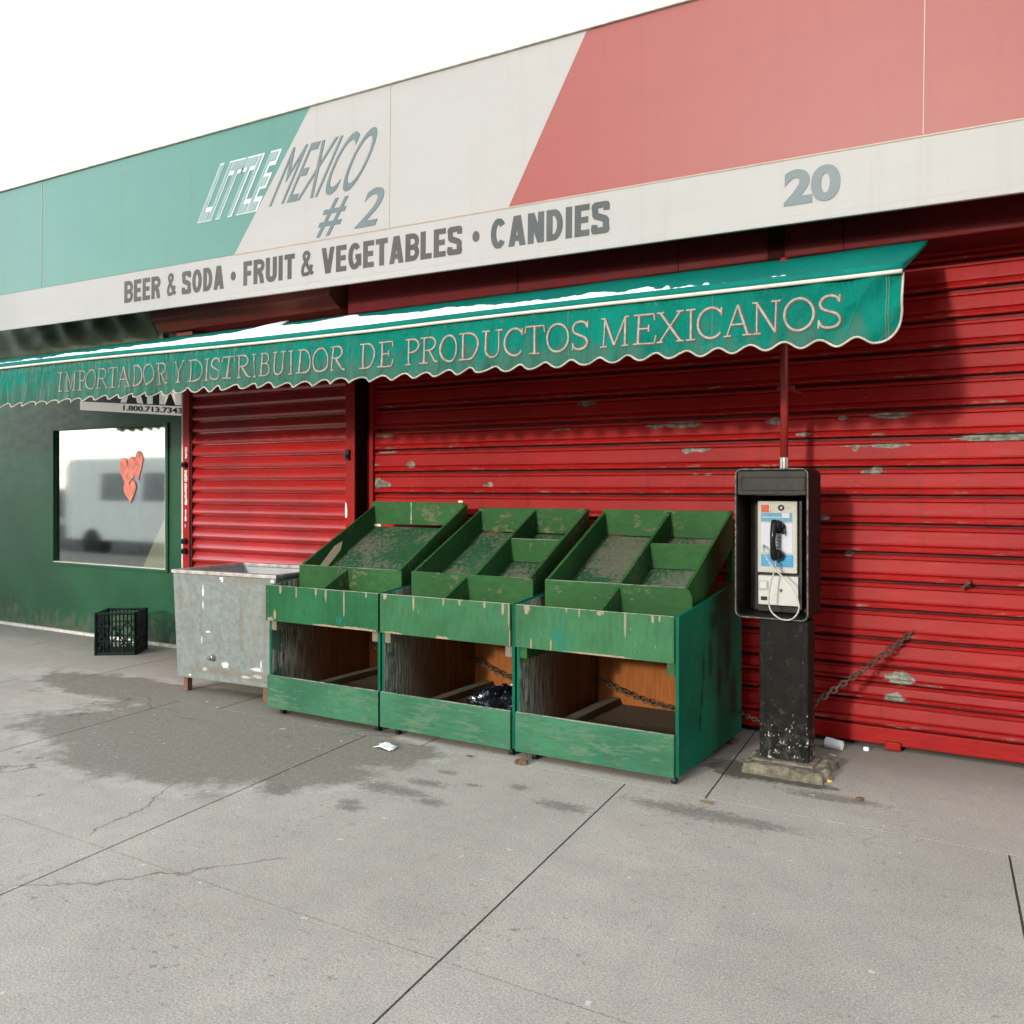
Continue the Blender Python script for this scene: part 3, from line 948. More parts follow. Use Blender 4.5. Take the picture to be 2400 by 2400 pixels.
# flag panel: green, white and red fields with slanting joints
gs, rs = 0.80, 0.55
zt = ztop - 0.0
def fx(x, z, sl): return x + (z - bt) * sl
MB().prism_y([(sx0, bt + .001), (-5.40, bt + .001), (fx(-5.40, zt, gs), zt), (sx0, zt)], -0.6, -0.545).build('green_field', M['signg'], SG)
MB().prism_y([(-5.399, bt + .001), (-2.955, bt + .001), (fx(-2.955, zt, rs), zt), (fx(-5.399, zt, gs), zt)], -0.6, -0.545).build('white_field', M['signw'], SG)
MB().prism_y([(-2.954, bt + .001), (sx1, bt + .001), (sx1, zt), (fx(-2.954, zt, rs), zt)], -0.6, -0.545).build('red_field', M['signr'], SG)
MB().box(sx0 - .03, sx1 + .03, -0.62, 0.14, zt + .001, zt + .06).build('top_trim', M['trim'], SG, bevel=0.005)


def word(body, x0, x1, z0, h, mat, name='lettering', off=0.02, shear=0.0, y=-0.6005, dz=0.0, sp=1.0):
    vs, fs = text_mesh(body, h, 0.003, off, shear, width=(x1 - x0), spacing=sp)
    m_ = MB()
    m_.add([(x0 + X, y - 0.0015 + Y * 0.003, signz(z0, (x0 + x1) / 2) + Z) for X, Y, Z in vs], fs)
    return m_.build(name, mat, SG, normals=False)




def arcp(cx, cy, rx, ry, a0, a1, n=14):
    return [(cx + rx * math.cos(R(a0 + (a1 - a0) * i / n)), cy + ry * math.sin(R(a0 + (a1 - a0) * i / n))) for i in range(n + 1)]


def bold_strokes(ch, W, H, w):
    """centre lines of a heavy grotesque capital in a W x H box, stroke w"""
    a = w / 2
    v = w * 0.86                                 # level strokes are thinner
    b = v / 2
    L, Rr, Bm, Tp, mx_, my = a, W - a, b, H - b, W / 2, H / 2
    rx, ry = W / 2 - a, H * 0.30
    D = {
        'B': [('v', [(L, 0), (L, H)]), ('h', [(0, Tp), (W * .55, Tp)] + arcp(W * .55, my + (Tp - my) / 2, W * .38 - a * .3, (Tp - my) / 2, 90, -90, 8) + [(L, my)]), ('h', [(L, my), (W * .58, my)] + arcp(W * .58, (my + Bm) / 2, W * .42 - a * .6, (my - Bm) / 2, 90, -90, 8) + [(0, Bm)])],
        'E': [('v', [(L, 0), (L, H)]), ('h', [(0, Tp), (W, Tp)]), ('h', [(0, my + .01 * H), (W * .92, my + .01 * H)]), ('h', [(0, Bm), (W, Bm)])],
        'F': [('v', [(L, 0), (L, H)]), ('h', [(0, Tp), (W, Tp)]), ('h', [(0, my - .01 * H), (W * .9, my - .01 * H)])],
        'L': [('v', [(L, 0), (L, H)]), ('h', [(0, Bm), (W, Bm)])],
        'I': [('v', [(mx_, 0), (mx_, H)])],
        'T': [('h', [(0, Tp), (W, Tp)]), ('v', [(mx_, 0), (mx_, H)])],
        'R': [('v', [(L, 0), (L, H)]), ('h', [(0, Tp), (W * .55, Tp)] + arcp(W * .55, my + .02 * H + (Tp - my) / 2, W * .43 - a * .6, (Tp - my) / 2 - .02 * H, 90, -90, 8) + [(L, my - .0 * H)]), ('v', [(W * .50, my), (W * .72, H * .30), (W - a * 1.05, 0)])],
        'D': [('v', [(L, 0), (L, H)]), ('m', [(0, Tp), (W * .42, Tp)] + arcp(W * .42, my, W * .58 - a, Tp - my, 90, -90, 14) + [(0, Bm)])],
        'O': [('m', arcp(mx_, my, rx, H / 2 - b, 0, 360, 32))],
        'C': [('m', arcp(mx_, my, rx, H / 2 - b, 38, 322, 28))],
        'G': [('m', arcp(mx_, my, rx, H / 2 - b, 40, 322, 28)), ('h', [(W * .55, my - .03 * H), (W, my - .03 * H)]), ('v', [(W - a, H * .12), (W - a, my)])],
        'U': [('v', [(L, H), (L, H * .30)] + arcp(mx_, H * .30, rx, H * .30 - b, 180, 360, 14) + [(Rr, H)])],
        'S': [('m', spl_([(W * .95 - a * .6, H * .71), (W * .82, H * .90), (mx_, Tp), (W * .17, H * .88), (L, H * .72), (W * .22, H * .58), (mx_, H * .51), (W * .80, H * .42), (Rr, H * .27), (W * .83, H * .10), (mx_, Bm), (W * .16, H * .10), (a * .9, H * .30)]))],
        'A': [('v', [(a * .95, 0), (mx_ - a * .18, H)]), ('v', [(W - a * .95, 0), (mx_ + a * .18, H)]), ('h', [(W * .24, H * .26), (W * .76, H * .26)])],
        'V': [('v', [(a * .95, H), (mx_ - a * .15, 0)]), ('v', [(W - a * .95, H), (mx_ + a * .15, 0)])],
        'N': [('v', [(L, 0), (L, H)]), ('v', [(Rr, 0), (Rr, H)]), ('v', [(L, H), (Rr, 0)])],
        '&': [('m', spl_([(W - a * .4, a * .5), (W * .62, H * .30), (W * .30, H * .66), (W * .24, H * .83), (W * .42, Tp), (W * .62, H * .84), (W * .54, H * .66), (W * .26, H * .46), (a, H * .26), (W * .20, H * .08), (W * .42, Bm), (W * .68, H * .14), (W * .86, H * .42)]))],
    }
    return [(v if k_ == 'h' else (w * .93 if k_ == 'm' else w), p) for k_, p in D[ch]]


def spl_(p, n=5):
    out = []
    for i in range(len(p) - 1):
        a = p[max(i - 1, 0)]; b = p[i]; c = p[i + 1]; d = p[min(i + 2, len(p) - 1)]
        for k_ in range(n):
            t = k_ / n
            out.append(tuple(0.5 * (2 * b[q] + (c[q] - a[q]) * t + (2 * a[q] - 5 * b[q] + 4 * c[q] - d[q]) * t * t + (3 * b[q] - a[q] - 3 * c[q] + d[q]) * t ** 3) for q in (0, 1)))
    out.append(p[-1])
    return out


REL = {'B': .98, 'E': .86, 'R': 1.0, 'S': .98, 'O': 1.08, 'D': 1.0, 'A': 1.06, 'F': .82, 'U': 1.0, 'I': .40, 'T': .92, 'V': 1.06, 'G': 1.06, 'L': .82, 'C': 1.02, 'N': 1.0, '&': 1.15}


def bold_word(body, x0, x1, z0, h, mat, w=0.043):
    gap_ = 0.13
    tot = sum(REL[c] for c in body) + gap_ * (len(body) - 1)
    k_ = (x1 - x0) / tot
    mb = MB()
    x = x0
    zb = signz(z0, (x0 + x1) / 2)
    lay = 0
    for ch in body:
        W = REL[ch] * k_
        for wd, pts in bold_strokes(ch, W, h, min(w, W * .98)):
            lay += 1
            y = -0.6008 - 0.00005 * (lay % 9)
            n = len(pts)
            closed = n > 5 and math.hypot(pts[0][0] - pts[-1][0], pts[0][1] - pts[-1][1]) < 1e-5
            b = len(mb.v)
            for i in range(n):
                if closed:
                    p_, q_ = pts[i - 1 if i else n - 2], pts[i + 1 if i < n - 1 else 1]
                    sc_ = 1
                else:
                    p_, q_ = pts[max(i - 1, 0)], pts[min(i + 1, n - 1)]
                tx, tz_ = q_[0] - p_[0], q_[1] - p_[1]
                l = math.hypot(tx, tz_) or 1
                nx, nz = -tz_ / l * wd / 2, tx / l * wd / 2
                if not closed and i in (0, n - 1) and ch in 'AVNR' and abs(tx) > 0.004 and abs(tz_) > abs(tx):      # level cut on the slanting strokes
                    nx, nz = math.copysign(wd / 2 * l / abs(tz_), nx), 0.0
                for sg in (1, -1):
                    zz = min(h, max(0.0, pts[i][1] + nz * sg))
                    mb.v.append(Vector((x + pts[i][0] + nx * sg, y - 0.00002 * i, zb + zz)))
            for i in range(n - 1):
                q0 = b + i * 2
                mb.f.append([q0, q0 + 1, q0 + 3, q0 + 2]); mb.mi.append(0)
        x += W + gap_ * k_
    return mb.build('lettering', mat, SG, normals=False)


bold_word('BEER', -6.715, -6.253, 2.984, 0.182, M['siggrey'])
bold_word('&', -6.172, -6.063, 2.986, 0.182, M['siggrey'], 0.031)
bold_word('SODA', -5.990, -5.510, 2.976, 0.182, M['siggrey'])
bold_word('FRUIT', -5.297, -4.765, 2.966, 0.182, M['siggrey'])
bold_word('&', -4.704, -4.582, 2.966, 0.182, M['siggrey'], 0.032)
bold_word('VEGETABLES', -4.505, -3.302, 2.953, 0.184, M['siggrey'])
bold_word('CANDIES', -3.084, -2.266, 2.937, 0.188, M['sigdark'], 0.044)
word('20', -1.263, -0.98, 2.918, 0.186, M['sigblue'], off=0.045)
for cx, cz in ((-5.405, 3.057), (-3.194, 3.042)):
    d_ = MB()
    d_.prism_y([(cx + 0.026 * math.cos(a * math.pi / 8), signz(cz, cx) + 0.034 * math.sin(a * math.pi / 8)) for a in range(16)], -0.6035, -0.6005)
    d_.build('bullet', M['siggrey'], SG)
word('LITTLE', -5.815, -5.16, 3.513, 0.42, M['sigwhite'], 'letter_outline', off=0.055, shear=0.62, y=-0.6003)
word('LITTLE', -5.80, -5.175, 3.522, 0.40, M['sigfill'], off=0.012, shear=0.62, y=-0.604)
word('MEXICO', -5.035, -4.20, 3.513, 0.40, M['sigblue'], off=0.0, shear=0.62)
word('#', -4.575, -4.37, 3.225, 0.255, M['sigblue'], off=0.012, shear=0.5)
word('2', -4.205, -4.02, 3.237, 0.255, M['sigblue'], off=0.012, shear=0.5)
SG.rotation_euler = (0, SGROT, 0)

# ================================================================== AWNING
AW = thing('awning', 'teal green fabric awning with scalloped valance and cream Spanish lettering', 'awning', (-3.0, -0.36, 2.71))
ax0, ax1 = -9.6, -0.600
BARZ = lambda x: 2.383 + max(0.0, -(x + 3.5)) * 0.011 + 0.004 * math.sin(x * 1.7)
AB, AZ = -0.345, 2.715
FY = -1.2


def canopy_pt(u, v):
    x = ax0 + (ax1 - ax0) * u
    f = BARZ(x) + 0.035
    y = FY + 0.02 + (AB - FY - 0.02) * v
    z = f + (AZ - f) * v - 0.012 * math.sin(math.pi * v) * (1 + 0.5 * math.sin(x * 3)) + 0.006 * mn.noise(Vector((x * 2.0, v * 2, 0))) + 0.004 * mn.noise(Vector((x * 7 + v * 3, v * 3, 4))) * (1 - v)
    return (x, y, z)


cn = MB(); cn.grid(260, 14, canopy_pt)
cn.build('canopy', M['tealtop'], AW, smooth=True, solid=0.003)


def scallop(x):
    b = 2.099 - 0.017 * math.cos(2 * math.pi * (x + 0.865) / 0.1563 + (0.5 * mn.noise(Vector((x * 2.3, 7, 0))) if x < -1.6 else 0))
    if x < -4.0:
        b += min(0.018, (-4.0 - x) * 0.03)
    b += 0.007 * mn.noise(Vector((x * 3, 0, 0))) + (0.005 * mn.noise(Vector((x * 11, 2, 0))) if x < -1.6 else 0)
    if x > -0.70:
        q = min(1.0, (x + 0.70) / 0.098)
        b = 2.0825 + 0.128 * (1 - math.sqrt(max(0.0, 1 - q * q)))
    return b


def val_y(x, z):
    """depth of the hanging valance: folds grow towards its hem and towards the left"""
    t = min(1.0, max(0.0, (BARZ(x) - z) / 0.30))
    a = 0.35 + 0.65 * min(1.0, max(0.0, (-x - 0.8) / 2.2))
    y = FY - 0.012 * t
    ph = 2 * math.pi * (x + 0.865) / 0.1563
    y -= a * (0.016 + 0.012 * mn.noise(Vector((x * 1.7, 4, 1)))) * t * t * math.cos(ph + 0.9 * math.sin(x * 2.1))
    y -= a * 0.030 * t * mn.noise(Vector((x * 4.3, z * 1.1, 2)))
    y -= a * 0.014 * t * abs(mn.noise(Vector((x * 9.0 + z * 4.0, z * 2.5, 6))))
    y -= a * 0.007 * mn.noise(Vector((x * 13 + z * 5, z * 5, 7)))
    if x > -1.2:                                     # drag folds at the free right end
        w = (x + 1.2) / 0.6
        y -= 0.014 * w * math.sin((x * 1.0 - z * 1.1) * 26)
    return y


def val_pt(u, v):
    x = ax0 + (ax1 - ax0) * u
    top = BARZ(x) - 0.004
    zb = scallop(x)
    z = top + (zb - top) * v
    return (x, val_y(x, z), z)


va = MB(); va.grid(900, 22, val_pt)
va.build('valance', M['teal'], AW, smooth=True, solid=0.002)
# hem and top piping
hm = MB()
pts = []
n_ = 1400
for i in range(n_ + 1):
    x = ax0 + (ax1 - ax0) * i / n_
    z = scallop(x)
    pts.append((x, val_y(x, z) - 0.002, z))
for i in range(1, 9):
    z = 2.211 + (BARZ(ax1) - 2.211) * i / 8
    pts.append((ax1, val_y(ax1, z) - 0.002, z))
hm.tube(pts, 0.0055, 6)
hm.build('hem_piping', M['hem'], AW, smooth=True)
tp_ = MB()
tp_.tube([(ax0 + (ax1 - ax0) * i / 200, FY - 0.013, BARZ(ax0 + (ax1 - ax0) * i / 200) + 0.001) for i in range(201)], 0.0095, 8)
tp_.build('top_piping', M['cream'], AW, smooth=True)
fb = MB()
fb.tube([(ax0 + (ax1 - ax0) * i / 100, FY + 0.016, BARZ(ax0 + (ax1 - ax0) * i / 100) + 0.022) for i in range(101)], 0.026, 12)
fb.build('front_bar', M['tealtop'], AW, smooth=True)
for xx in (-8.9, -6.1, -3.4, -0.9):
    am = MB()
    am.tube([(xx, AB + 0.1, 2.62), (xx + 0.02, -0.8, 2.47), (xx, FY + 0.03, BARZ(xx) + 0.0)], 0.016, 8)
    am.build('support_arm', M['hood'], AW)
# side flap at the right end
fl = MB()
fl.grid(2, 14, lambda u, v: (ax1 - 0.004, FY + 0.02 + (AB - FY - 0.02) * v, BARZ(ax1) + 0.03 + (AZ - BARZ(ax1) - 0.03) * v - (1 - u) * (0.02 + 0.0 * v) - u * 0.001))
fl.build('end_flap', M['tealtop'], AW, solid=0.003)
# sewn seams
for xx in (-4.02, -3.72, -2.215, -1.44, -0.665, -0.655, -5.2):
    ss = MB()
    ss.tube([(xx, val_y(xx, z) - 0.0015, z) for z in [BARZ(xx) - 0.01 - (BARZ(xx) - 0.01 - scallop(xx)) * i / 14 for i in range(15)]], 0.0016, 4)
    ss.build('seam', M['seam'], AW)

# lettering: a thin serif face drawn stroke by stroke
def arc(cx, cy, rx, ry, a0, a1, n=18):
    return [(cx + rx * math.cos(R(a0 + (a1 - a0) * i / n)), cy + ry * math.sin(R(a0 + (a1 - a0) * i / n))) for i in range(n + 1)]


def spl(p, n=5):
    out = []
    for i in range(len(p) - 1):
        a = p[max(i - 1, 0)]; b = p[i]; c = p[i + 1]; d = p[min(i + 2, len(p) - 1)]
        for k_ in range(n):
            t = k_ / n
            out.append(tuple(0.5 * (2 * b[q] + (c[q] - a[q]) * t + (2 * a[q] - 5 * b[q] + 4 * c[q] - d[q]) * t * t + (3 * b[q] - a[q] - 3 * c[q] + d[q]) * t ** 3) for q in (0, 1)))
    out.append(p[-1])
    return out


def sf(x, y, w=0.18): return ('n', [(x - w, y), (x + w, y)])


GL = {
    'I': [('t', [(.5, 0), (.5, 1)]), sf(.5, 0, .5), sf(.5, 1, .5)],
    'A': [('n', [(.12, 0), (.5, 1)]), ('t', [(.5, 1), (.88, 0)]), ('n', [(.26, .36), (.74, .36)]), sf(.13, 0, .15), sf(.86, 0, .16)],
    'B': [('t', [(.22, 0), (.22, 1)]), ('n', [(0, 1), (.5, 1)] + arc(.5, .77, .38, .23, 90, -90) + [(.22, .54)]), ('n', [(.22, .54), (.55, .54)] + arc(.55, .27, .42, .27, 90, -90) + [(0, 0)])],
    'C': [('t', arc(.53, .5, .52, .5, 40, 180)), ('t', arc(.53, .5, .52, .5, 180, 318)), ('n', [(.95, .98), (.95, .72)])],
    'D': [('t', [(.2, 0), (.2, 1)]), ('n', [(0, 1), (.45, 1)]), ('t', arc(.45, .5, .53, .5, 90, -90)), ('n', [(.45, 0), (0, 0)])],
    'E': [('t', [(.22, 0), (.22, 1)]), ('n', [(0, 1), (.9, 1), (.94, .78)]), ('n', [(.22, .52), (.66, .52)]), ('n', [(.66, .64), (.66, .40)]), ('n', [(0, 0), (.92, 0), (1, .26)])],
    'M': [('n', [(.13, 0), (.13, 1)]), ('t', [(.13, 1), (.5, .04)]), ('n', [(.5, .04), (.87, 1)]), ('t', [(.87, 1), (.87, 0)]), sf(.13, 0, .13), sf(.87, 0, .13), ('n', [(0, 1), (.14, 1)]), ('n', [(.86, 1), (1, 1)])],
    'N': [('n', [(.16, 0), (.16, 1)]), ('t', [(.14, 1), (.84, 0)]), ('n', [(.84, 0), (.84, 1)]), sf(.16, 0, .15), sf(.84, 1, .16), ('n', [(0, 1), (.16, 1)])],
    'O': [('t', arc(.5, .5, .5, .5, 0, 360, 40))],
    'P': [('t', [(.25, 0), (.25, 1)]), ('n', [(0, 1), (.55, 1)]), ('t', arc(.55, .74, .45, .26, 90, -90)), ('n', [(.55, .48), (.25, .48)]), sf(.25, 0, .22)],
    'R': [('t', [(.2, 0), (.2, 1)]), ('n', [(0, 1), (.5, 1)]), ('t', arc(.5, .75, .33, .25, 90, -90)), ('n', [(.5, .5), (.2, .5)]), ('t', [(.45, .5), (.85, .03), (1, 0)]), sf(.2, 0, .2)],
    'S': [('t', spl([(.9, .78), (.78, .93), (.5, 1), (.22, .93), (.10, .76), (.2, .61), (.5, .5), (.8, .4), (.92, .23), (.8, .06), (.5, 0), (.2, .06), (.06, .22)])), ('n', [(.9, 1.0), (.9, .76)]), ('n', [(.06, .26), (.06, -.01)])],
    'T': [('t', [(.5, 0), (.5, 1)]), ('n', [(.02, .76), (.06, 1), (.94, 1), (.98, .76)]), sf(.5, 0, .22)],
    'U': [('t', [(.18, 1), (.18, .3)] + arc(.5, .3, .32, .3, 180, 270)), ('n', arc(.5, .3, .32, .3, 270, 360) + [(.82, 1)]), sf(.18, 1, .18), sf(.82, 1, .18)],
    'X': [('t', [(.12, 1), (.88, 0)]), ('n', [(.12, 0), (.86, 1)]), sf(.12, 0, .13), sf(.87, 0, .13), sf(.13, 1, .13), sf(.86, 1, .13)],
    'Y': [('t', [(.1, 1), (.5, .5)]), ('n', [(.5, .5), (.9, 1)]), ('t', [(.5, .5), (.5, 0)]), sf(.12, 1, .12), sf(.88, 1, .12), sf(.5, 0, .2)],
}


def resample(p, d=0.012):
    out = [p[0]]
    for a, b in zip(p[:-1], p[1:]):
        l = math.hypot(b[0] - a[0], b[1] - a[1])
        k_ = max(1, int(l / d))
        for i in range(1, k_ + 1):
            out.append((a[0] + (b[0] - a[0]) * i / k_, a[1] + (b[1] - a[1]) * i / k_))
    return out


def ribbon(mb, pts, w, dy, dx=0.0, dz=0.0):
    b = len(mb.v)
    n = len(pts)
    closed = n > 3 and math.hypot(pts[0][0] - pts[-1][0], pts[0][1] - pts[-1][1]) < 1e-4
    for i in range(n):
        if closed:
            a = pts[i - 1 if i > 0 else n - 2]; c = pts[i + 1 if i < n - 1 else 1]
        else:
            a = pts[max(i - 1, 0)]; c = pts[min(i + 1, n - 1)]
        tx, tz = c[0] - a[0], c[1] - a[1]
        l = math.hypot(tx, tz) or 1
        nx, nz = -tz / l * w / 2, tx / l * w / 2
        for s in (1, -1):
            x = pts[i][0] + nx * s + dx; z = pts[i][1] + nz * s + dz
            mb.v.append(Vector((x, val_y(x, z) - dy, z)))
    for i in range(n - 1):
        q = b + i * 2
        mb.f.append([q, q + 1, q + 3, q + 2]); mb.mi.append(0)


letters = [('I', -6.675, -6.615), ('M', -6.59, -6.44), ('P', -6.425, -6.325), ('O', -6.31, -6.195), ('R', -6.18, -6.065), ('T', -6.055, -5.932),
           ('A', -5.93, -5.80), ('D', -5.768, -5.658), ('O', -5.64, -5.53), ('R', -5.506, -5.385), ('Y', -5.307, -5.205),
           ('D', -5.165, -5.02), ('I', -5.0, -4.955), ('S', -4.94, -4.834), ('T', -4.819, -4.697), ('R', -4.685, -4.562), ('I', -4.545, -4.50), ('B', -4.464, -4.375), ('U', -4.349, -4.237), ('I', -4.218, -4.172), ('D', -4.13, -4.027), ('O', -4.0, -3.884), ('R', -3.857, -3.741),
           ('D', -3.623, -3.503), ('E', -3.478, -3.365),
           ('P', -3.284, -3.183), ('R', -3.172, -3.039), ('O', -3.027, -2.917), ('D', -2.898, -2.765), ('U', -2.743, -2.614), ('C', -2.6, -2.485), ('T', -2.475, -2.353), ('O', -2.341, -2.213), ('S', -2.193, -2.09),
           ('M', -2.022, -1.868), ('E', -1.841, -1.725), ('X', -1.72, -1.581), ('I', -1.57, -1.522), ('C', -1.511, -1.388), ('A', -1.38, -1.251), ('N', -1.246, -1.117), ('O', -1.099, -0.971), ('S', -0.954, -0.847)]
la, lb = MB(), MB()
for ch, x0, x1 in letters:
    zb = 2.166 + max(0, -(x0 + 3.5)) * 0.009
    h = 0.145
    for kind, pts in GL[ch]:
        p = resample([(x0 + a * (x1 - x0), zb + b_ * h) for a, b_ in pts])
        w = 0.0100 if kind == 't' else 0.0068
        ribbon(lb, p, w + 0.008, 0.0030, 0.0034, -0.0028)
        ribbon(la, p, w, 0.0048)
lb.build('letter_shadow', M['letsh'], AW, normals=False)
la.build('lettering', M['letter'], AW, normals=False)

# snow lying on the canopy along the front bar
def on_canopy(px, py):
    r = ray(px, py)
    c0 = Vector((0, -CD, CZ))
    # plane through the bar and the back edge
    n = Vector((0, -(AZ - 2.42), (AB - FY))).normalized()
    p0 = Vector((0, FY, 2.42))
    t = (p0 - c0).dot(n) / r.dot(n)
    return c0 + r * t


edge = [(285, 826), (310, 822), (370, 812), (420, 805), (450, 800), (480, 788), (520, 780), (560, 778), (610, 768), (660, 755), (700, 752), (760, 750), (800, 742), (860, 733), (900, 731), (950, 728), (1000, 722), (1060, 718), (1110, 716), (1170, 716), (1220, 710), (1300, 706), (1400, 695), (1460, 687), (1510, 682), (1560, 678), (1640, 668), (1700, 662), (1760, 656), (1830, 646), (1870, 643)]
ed = []
for px, py in edge:
    p = on_canopy(px, py)
    ed.append((p.x, max(0.012, p.y - FY)))
ed = [(-9.4, 0.03), (-8.2, 0.06), (-7.0, 0.04)] + ed


def snow_w(x):
    for (a, wa), (b, wb) in zip(ed[:-1], ed[1:]):
        if a <= x <= b:
            t = (x - a) / (b - a)
            return wa + (wb - wa) * t
    return 0.0


sn = MB()
sx_a, sx_b = -9.4, ed[-1][0]
print('snow', [(round(a, 2), round(b, 3)) for a, b in ed])


def snow_pt(u, v):
    x = sx_a + (sx_b - sx_a) * u
    w = snow_w(x) * (0.80 + 0.24 * mn.noise(Vector((x * 5, 0, 5)))) + 0.045 * mn.noise(Vector((x * 9, 0, 5))) + 0.030 * mn.noise(Vector((x * 30, 0, 9)))
    if x > -1.75:
        w = w * (0.35 + 1.6 * max(0.0, mn.noise(Vector((x * 24, 1, 2))))) 
    w = max(0.002, w)
    y0 = FY + 0.012 + 0.004 * mn.noise(Vector((x * 18, 3, 1)))
    a = math.pi * v
    yy = y0 + w * (1 - math.cos(a)) / 2
    vv = (yy - FY - 0.02) / (AB - FY - 0.02)
    f = BARZ(x) + 0.035
    zc = f + (AZ - f) * vv - 0.012 * math.sin(math.pi * max(0, vv))
    th = min(0.030, 0.4 * w) * (0.8 + 0.5 * mn.noise(Vector((x * 6, yy * 9, 3))) + 0.3 * mn.noise(Vector((x * 22, yy * 25, 3))))
    return (x, yy, zc + 0.006 + 0.006 * mn.noise(Vector((x * 2.0, vv * 2, 0))) + 0.004 * mn.noise(Vector((x * 7 + vv * 3, vv * 3, 4))) * (1 - vv) + 0.004 * math.sin(a) + th * math.sin(a) ** 0.7 * (1.0 - 0.55 * v))


sn.grid(1000, 14, snow_pt)
tag(sn.build('snow_strip', M['snow'], smooth=True), 'thin strip of white melting snow lying along the front edge of the awning', 'snow')

# ================================================================== PRODUCE STANDS
def streak_list(x0, x1, ztop, items, y=-1.2):
    return [(x0 + (x1 - x0) * a, y, ztop - l / 2 + 0.01, w * 0.72, 0.06, l / 2 + 0.012) for a, l, w in items]


def quad_board(mb, y0, z0, y1, z1, th, h, xa, xb):
    pass


def warp(mb, amt=0.0022):
    for i_, p in enumerate(mb.v):
        mb.v[i_] = p + Vector((0, rnd.uniform(-amt, amt) * 0.4, rnd.uniform(-amt, amt)))
    return mb


def make_stand(X0, label, variant):
    W = 0.92
    T = 0.018
    st = thing('produce_stand', label, 'produce stand', (X0, -1.2, 0), 'green wooden produce stands in front of the wide shutter')
    sd_ = {'left': 1.0, 'middle': 2.0, 'right': 3.0}[variant]
    x1 = X0 + W
    if variant == 'left':
        fs_ = streak_list(X0, x1, .825, [(.13, .05, .016), (.28, .07, .008), (.46, .045, .012), (.55, .07, .011), (.71, .16, .0085), (.9, .03, .01)]) + [(X0 + .07, -1.2, .64, .012, .05, .035), (X0 + .03, -1.2, .605, .03, .05, .02), (X0 + .5, -1.2, .602, .12, .05, .010), (X0 + .75, -1.2, .603, .16, .05, .012)]
    elif variant == 'middle':
        fs_ = streak_list(X0, x1, .825, [(.27, .085, .010), (.04, .03, .02), (.5, .04, .008), (.62, .03, .014), (.93, .06, .012), (.97, .13, .006), (.8, .035, .01)]) + [(X0 + .1, -1.2, .603, .07, .05, .008), (X0 + .45, -1.2, .604, .05, .05, .012), (X0 + .9, -1.2, .64, .006, .05, .05)]
    else:
        fs_ = streak_list(X0, x1, .825, [(.70, .115, .0085), (.08, .045, .026), (.34, .02, .008), (.42, .04, .006), (.86, .035, .01), (.90, .03, .007), (.55, .02, .03)]) + [(X0 + .1, -1.2, .62, .006, .05, .035), (X0 + .22, -1.2, .625, .005, .05, .035), (X0 + .5, -1.2, .603, .2, .05, .006)]
    front = mat_painted('front_paint_' + variant, GREEN_F if variant != 'left' else (0.016, 0.098, 0.037), WORN, 0.13, fs_, (9, 20, 2.2), sd_, 0.5, 0.75)
    kick = mat_painted('kick_paint_' + variant, (0.038, 0.134, 0.070), (0.092, 0.175, 0.105), 0.68, [(X0 + .5, -1.2, .250, 1.0, .05, .006)], (2.2, 20, 16), sd_ + 5, 0.55, 0.6)
    inner = mat_painted('inner_paint_' + variant, (0.022, 0.080, 0.022), (0.13, 0.13, 0.07), 0.46, (), (3, 18, 9), sd_ + 9, 0.6)
    sidem = mat_painted('side_paint_' + variant, (0.0008, 0.098, 0.050), (0.06, 0.14, 0.09), 0.16, (), (16, 16, 2.2), sd_ + 11, 0.5, 0.4)
    trayf = mat_painted('tray_paint_' + variant, (0.018, 0.075, 0.030), (0.135, 0.135, 0.095), {'left': 0.78, 'middle': 0.86, 'right': 0.92}[variant], (), (11, 11, 16), sd_ + 13, 0.7, 0.35)
    _t = sidem.node_tree
    _b = _t.nodes['Principled BSDF']
    _src = _b.inputs['Base Color'].links[0].from_socket
    _nt = NT.__new__(NT)
    _nt.m, _nt.t, _nt.b, _nt._pos = sidem, _t, _b, None
    _st = _nt.ells([(x1, y, z, .3, w, h) for y, z, w, h in ((-.85, .52, .022, .075), (-.74, .55, .035, .10), (-.87, .37, .02, .05), (-.90, .25, .022, .045), (-.60, .40, .03, .09), (-.45, .55, .05, .16), (-.70, .74, .06, .05), (-.35, .30, .06, .12))], 18, 0.9, 0.4)
    _nt.put(_b.inputs['Base Color'], _nt.mix(_nt.math('MULTIPLY', _st, 0.8), _src, (0.001, 0.022, 0.012)))
    edge_ = mat_painted('edge_paint_' + variant, (0.10, 0.20, 0.11), (0.46, 0.43, 0.33), 0.95, (), (6, 6, 6), sd_ + 15, 0.7)
    z0 = 0.042

    def side(xa, xb):
        p = [(-1.199, z0), (-0.20, z0), (-0.20, 0.915), (-0.36, 0.904), (-1.199, 0.824)]
        m_ = MB(); m_.prism_x(p, xa, xb)
        return m_

    so = side(X0, X0 + T)
    so.mi = [1 if i in (0,) else 0 for i in range(len(so.f))]
    # left panel: bare weathered wood on its inner face
    so.mi = [0] * len(so.f); so.mi[1] = 1
    so.build('side_panel', [sidem, M['ply_s']], st, bevel=0.0015)
    so = side(x1 - T, x1)
    so.mi = [0] * len(so.f); so.mi[0] = 1
    so.build('side_panel', [sidem, M['ply_s']], st, bevel=0.0015)
    xl = X0 - 0.012 if variant == 'left' else X0 + 0.001
    xr = x1 - T - 0.001 if variant != 'left' else x1 - 0.001
    yf0, yf1 = -1.219, -1.2005
    fbm = MB(); fbm.box(xl, xr, yf0, yf1, 0.598, 0.825)
    fbo = fbm.build('front_board', front, st, bevel=0.002)
    te = MB(); te.box(xl + .003, xr - .003, yf0 + .003, yf1 - .002, 0.8252, 0.8268)
    te.build('top_edge', edge_, fbo)
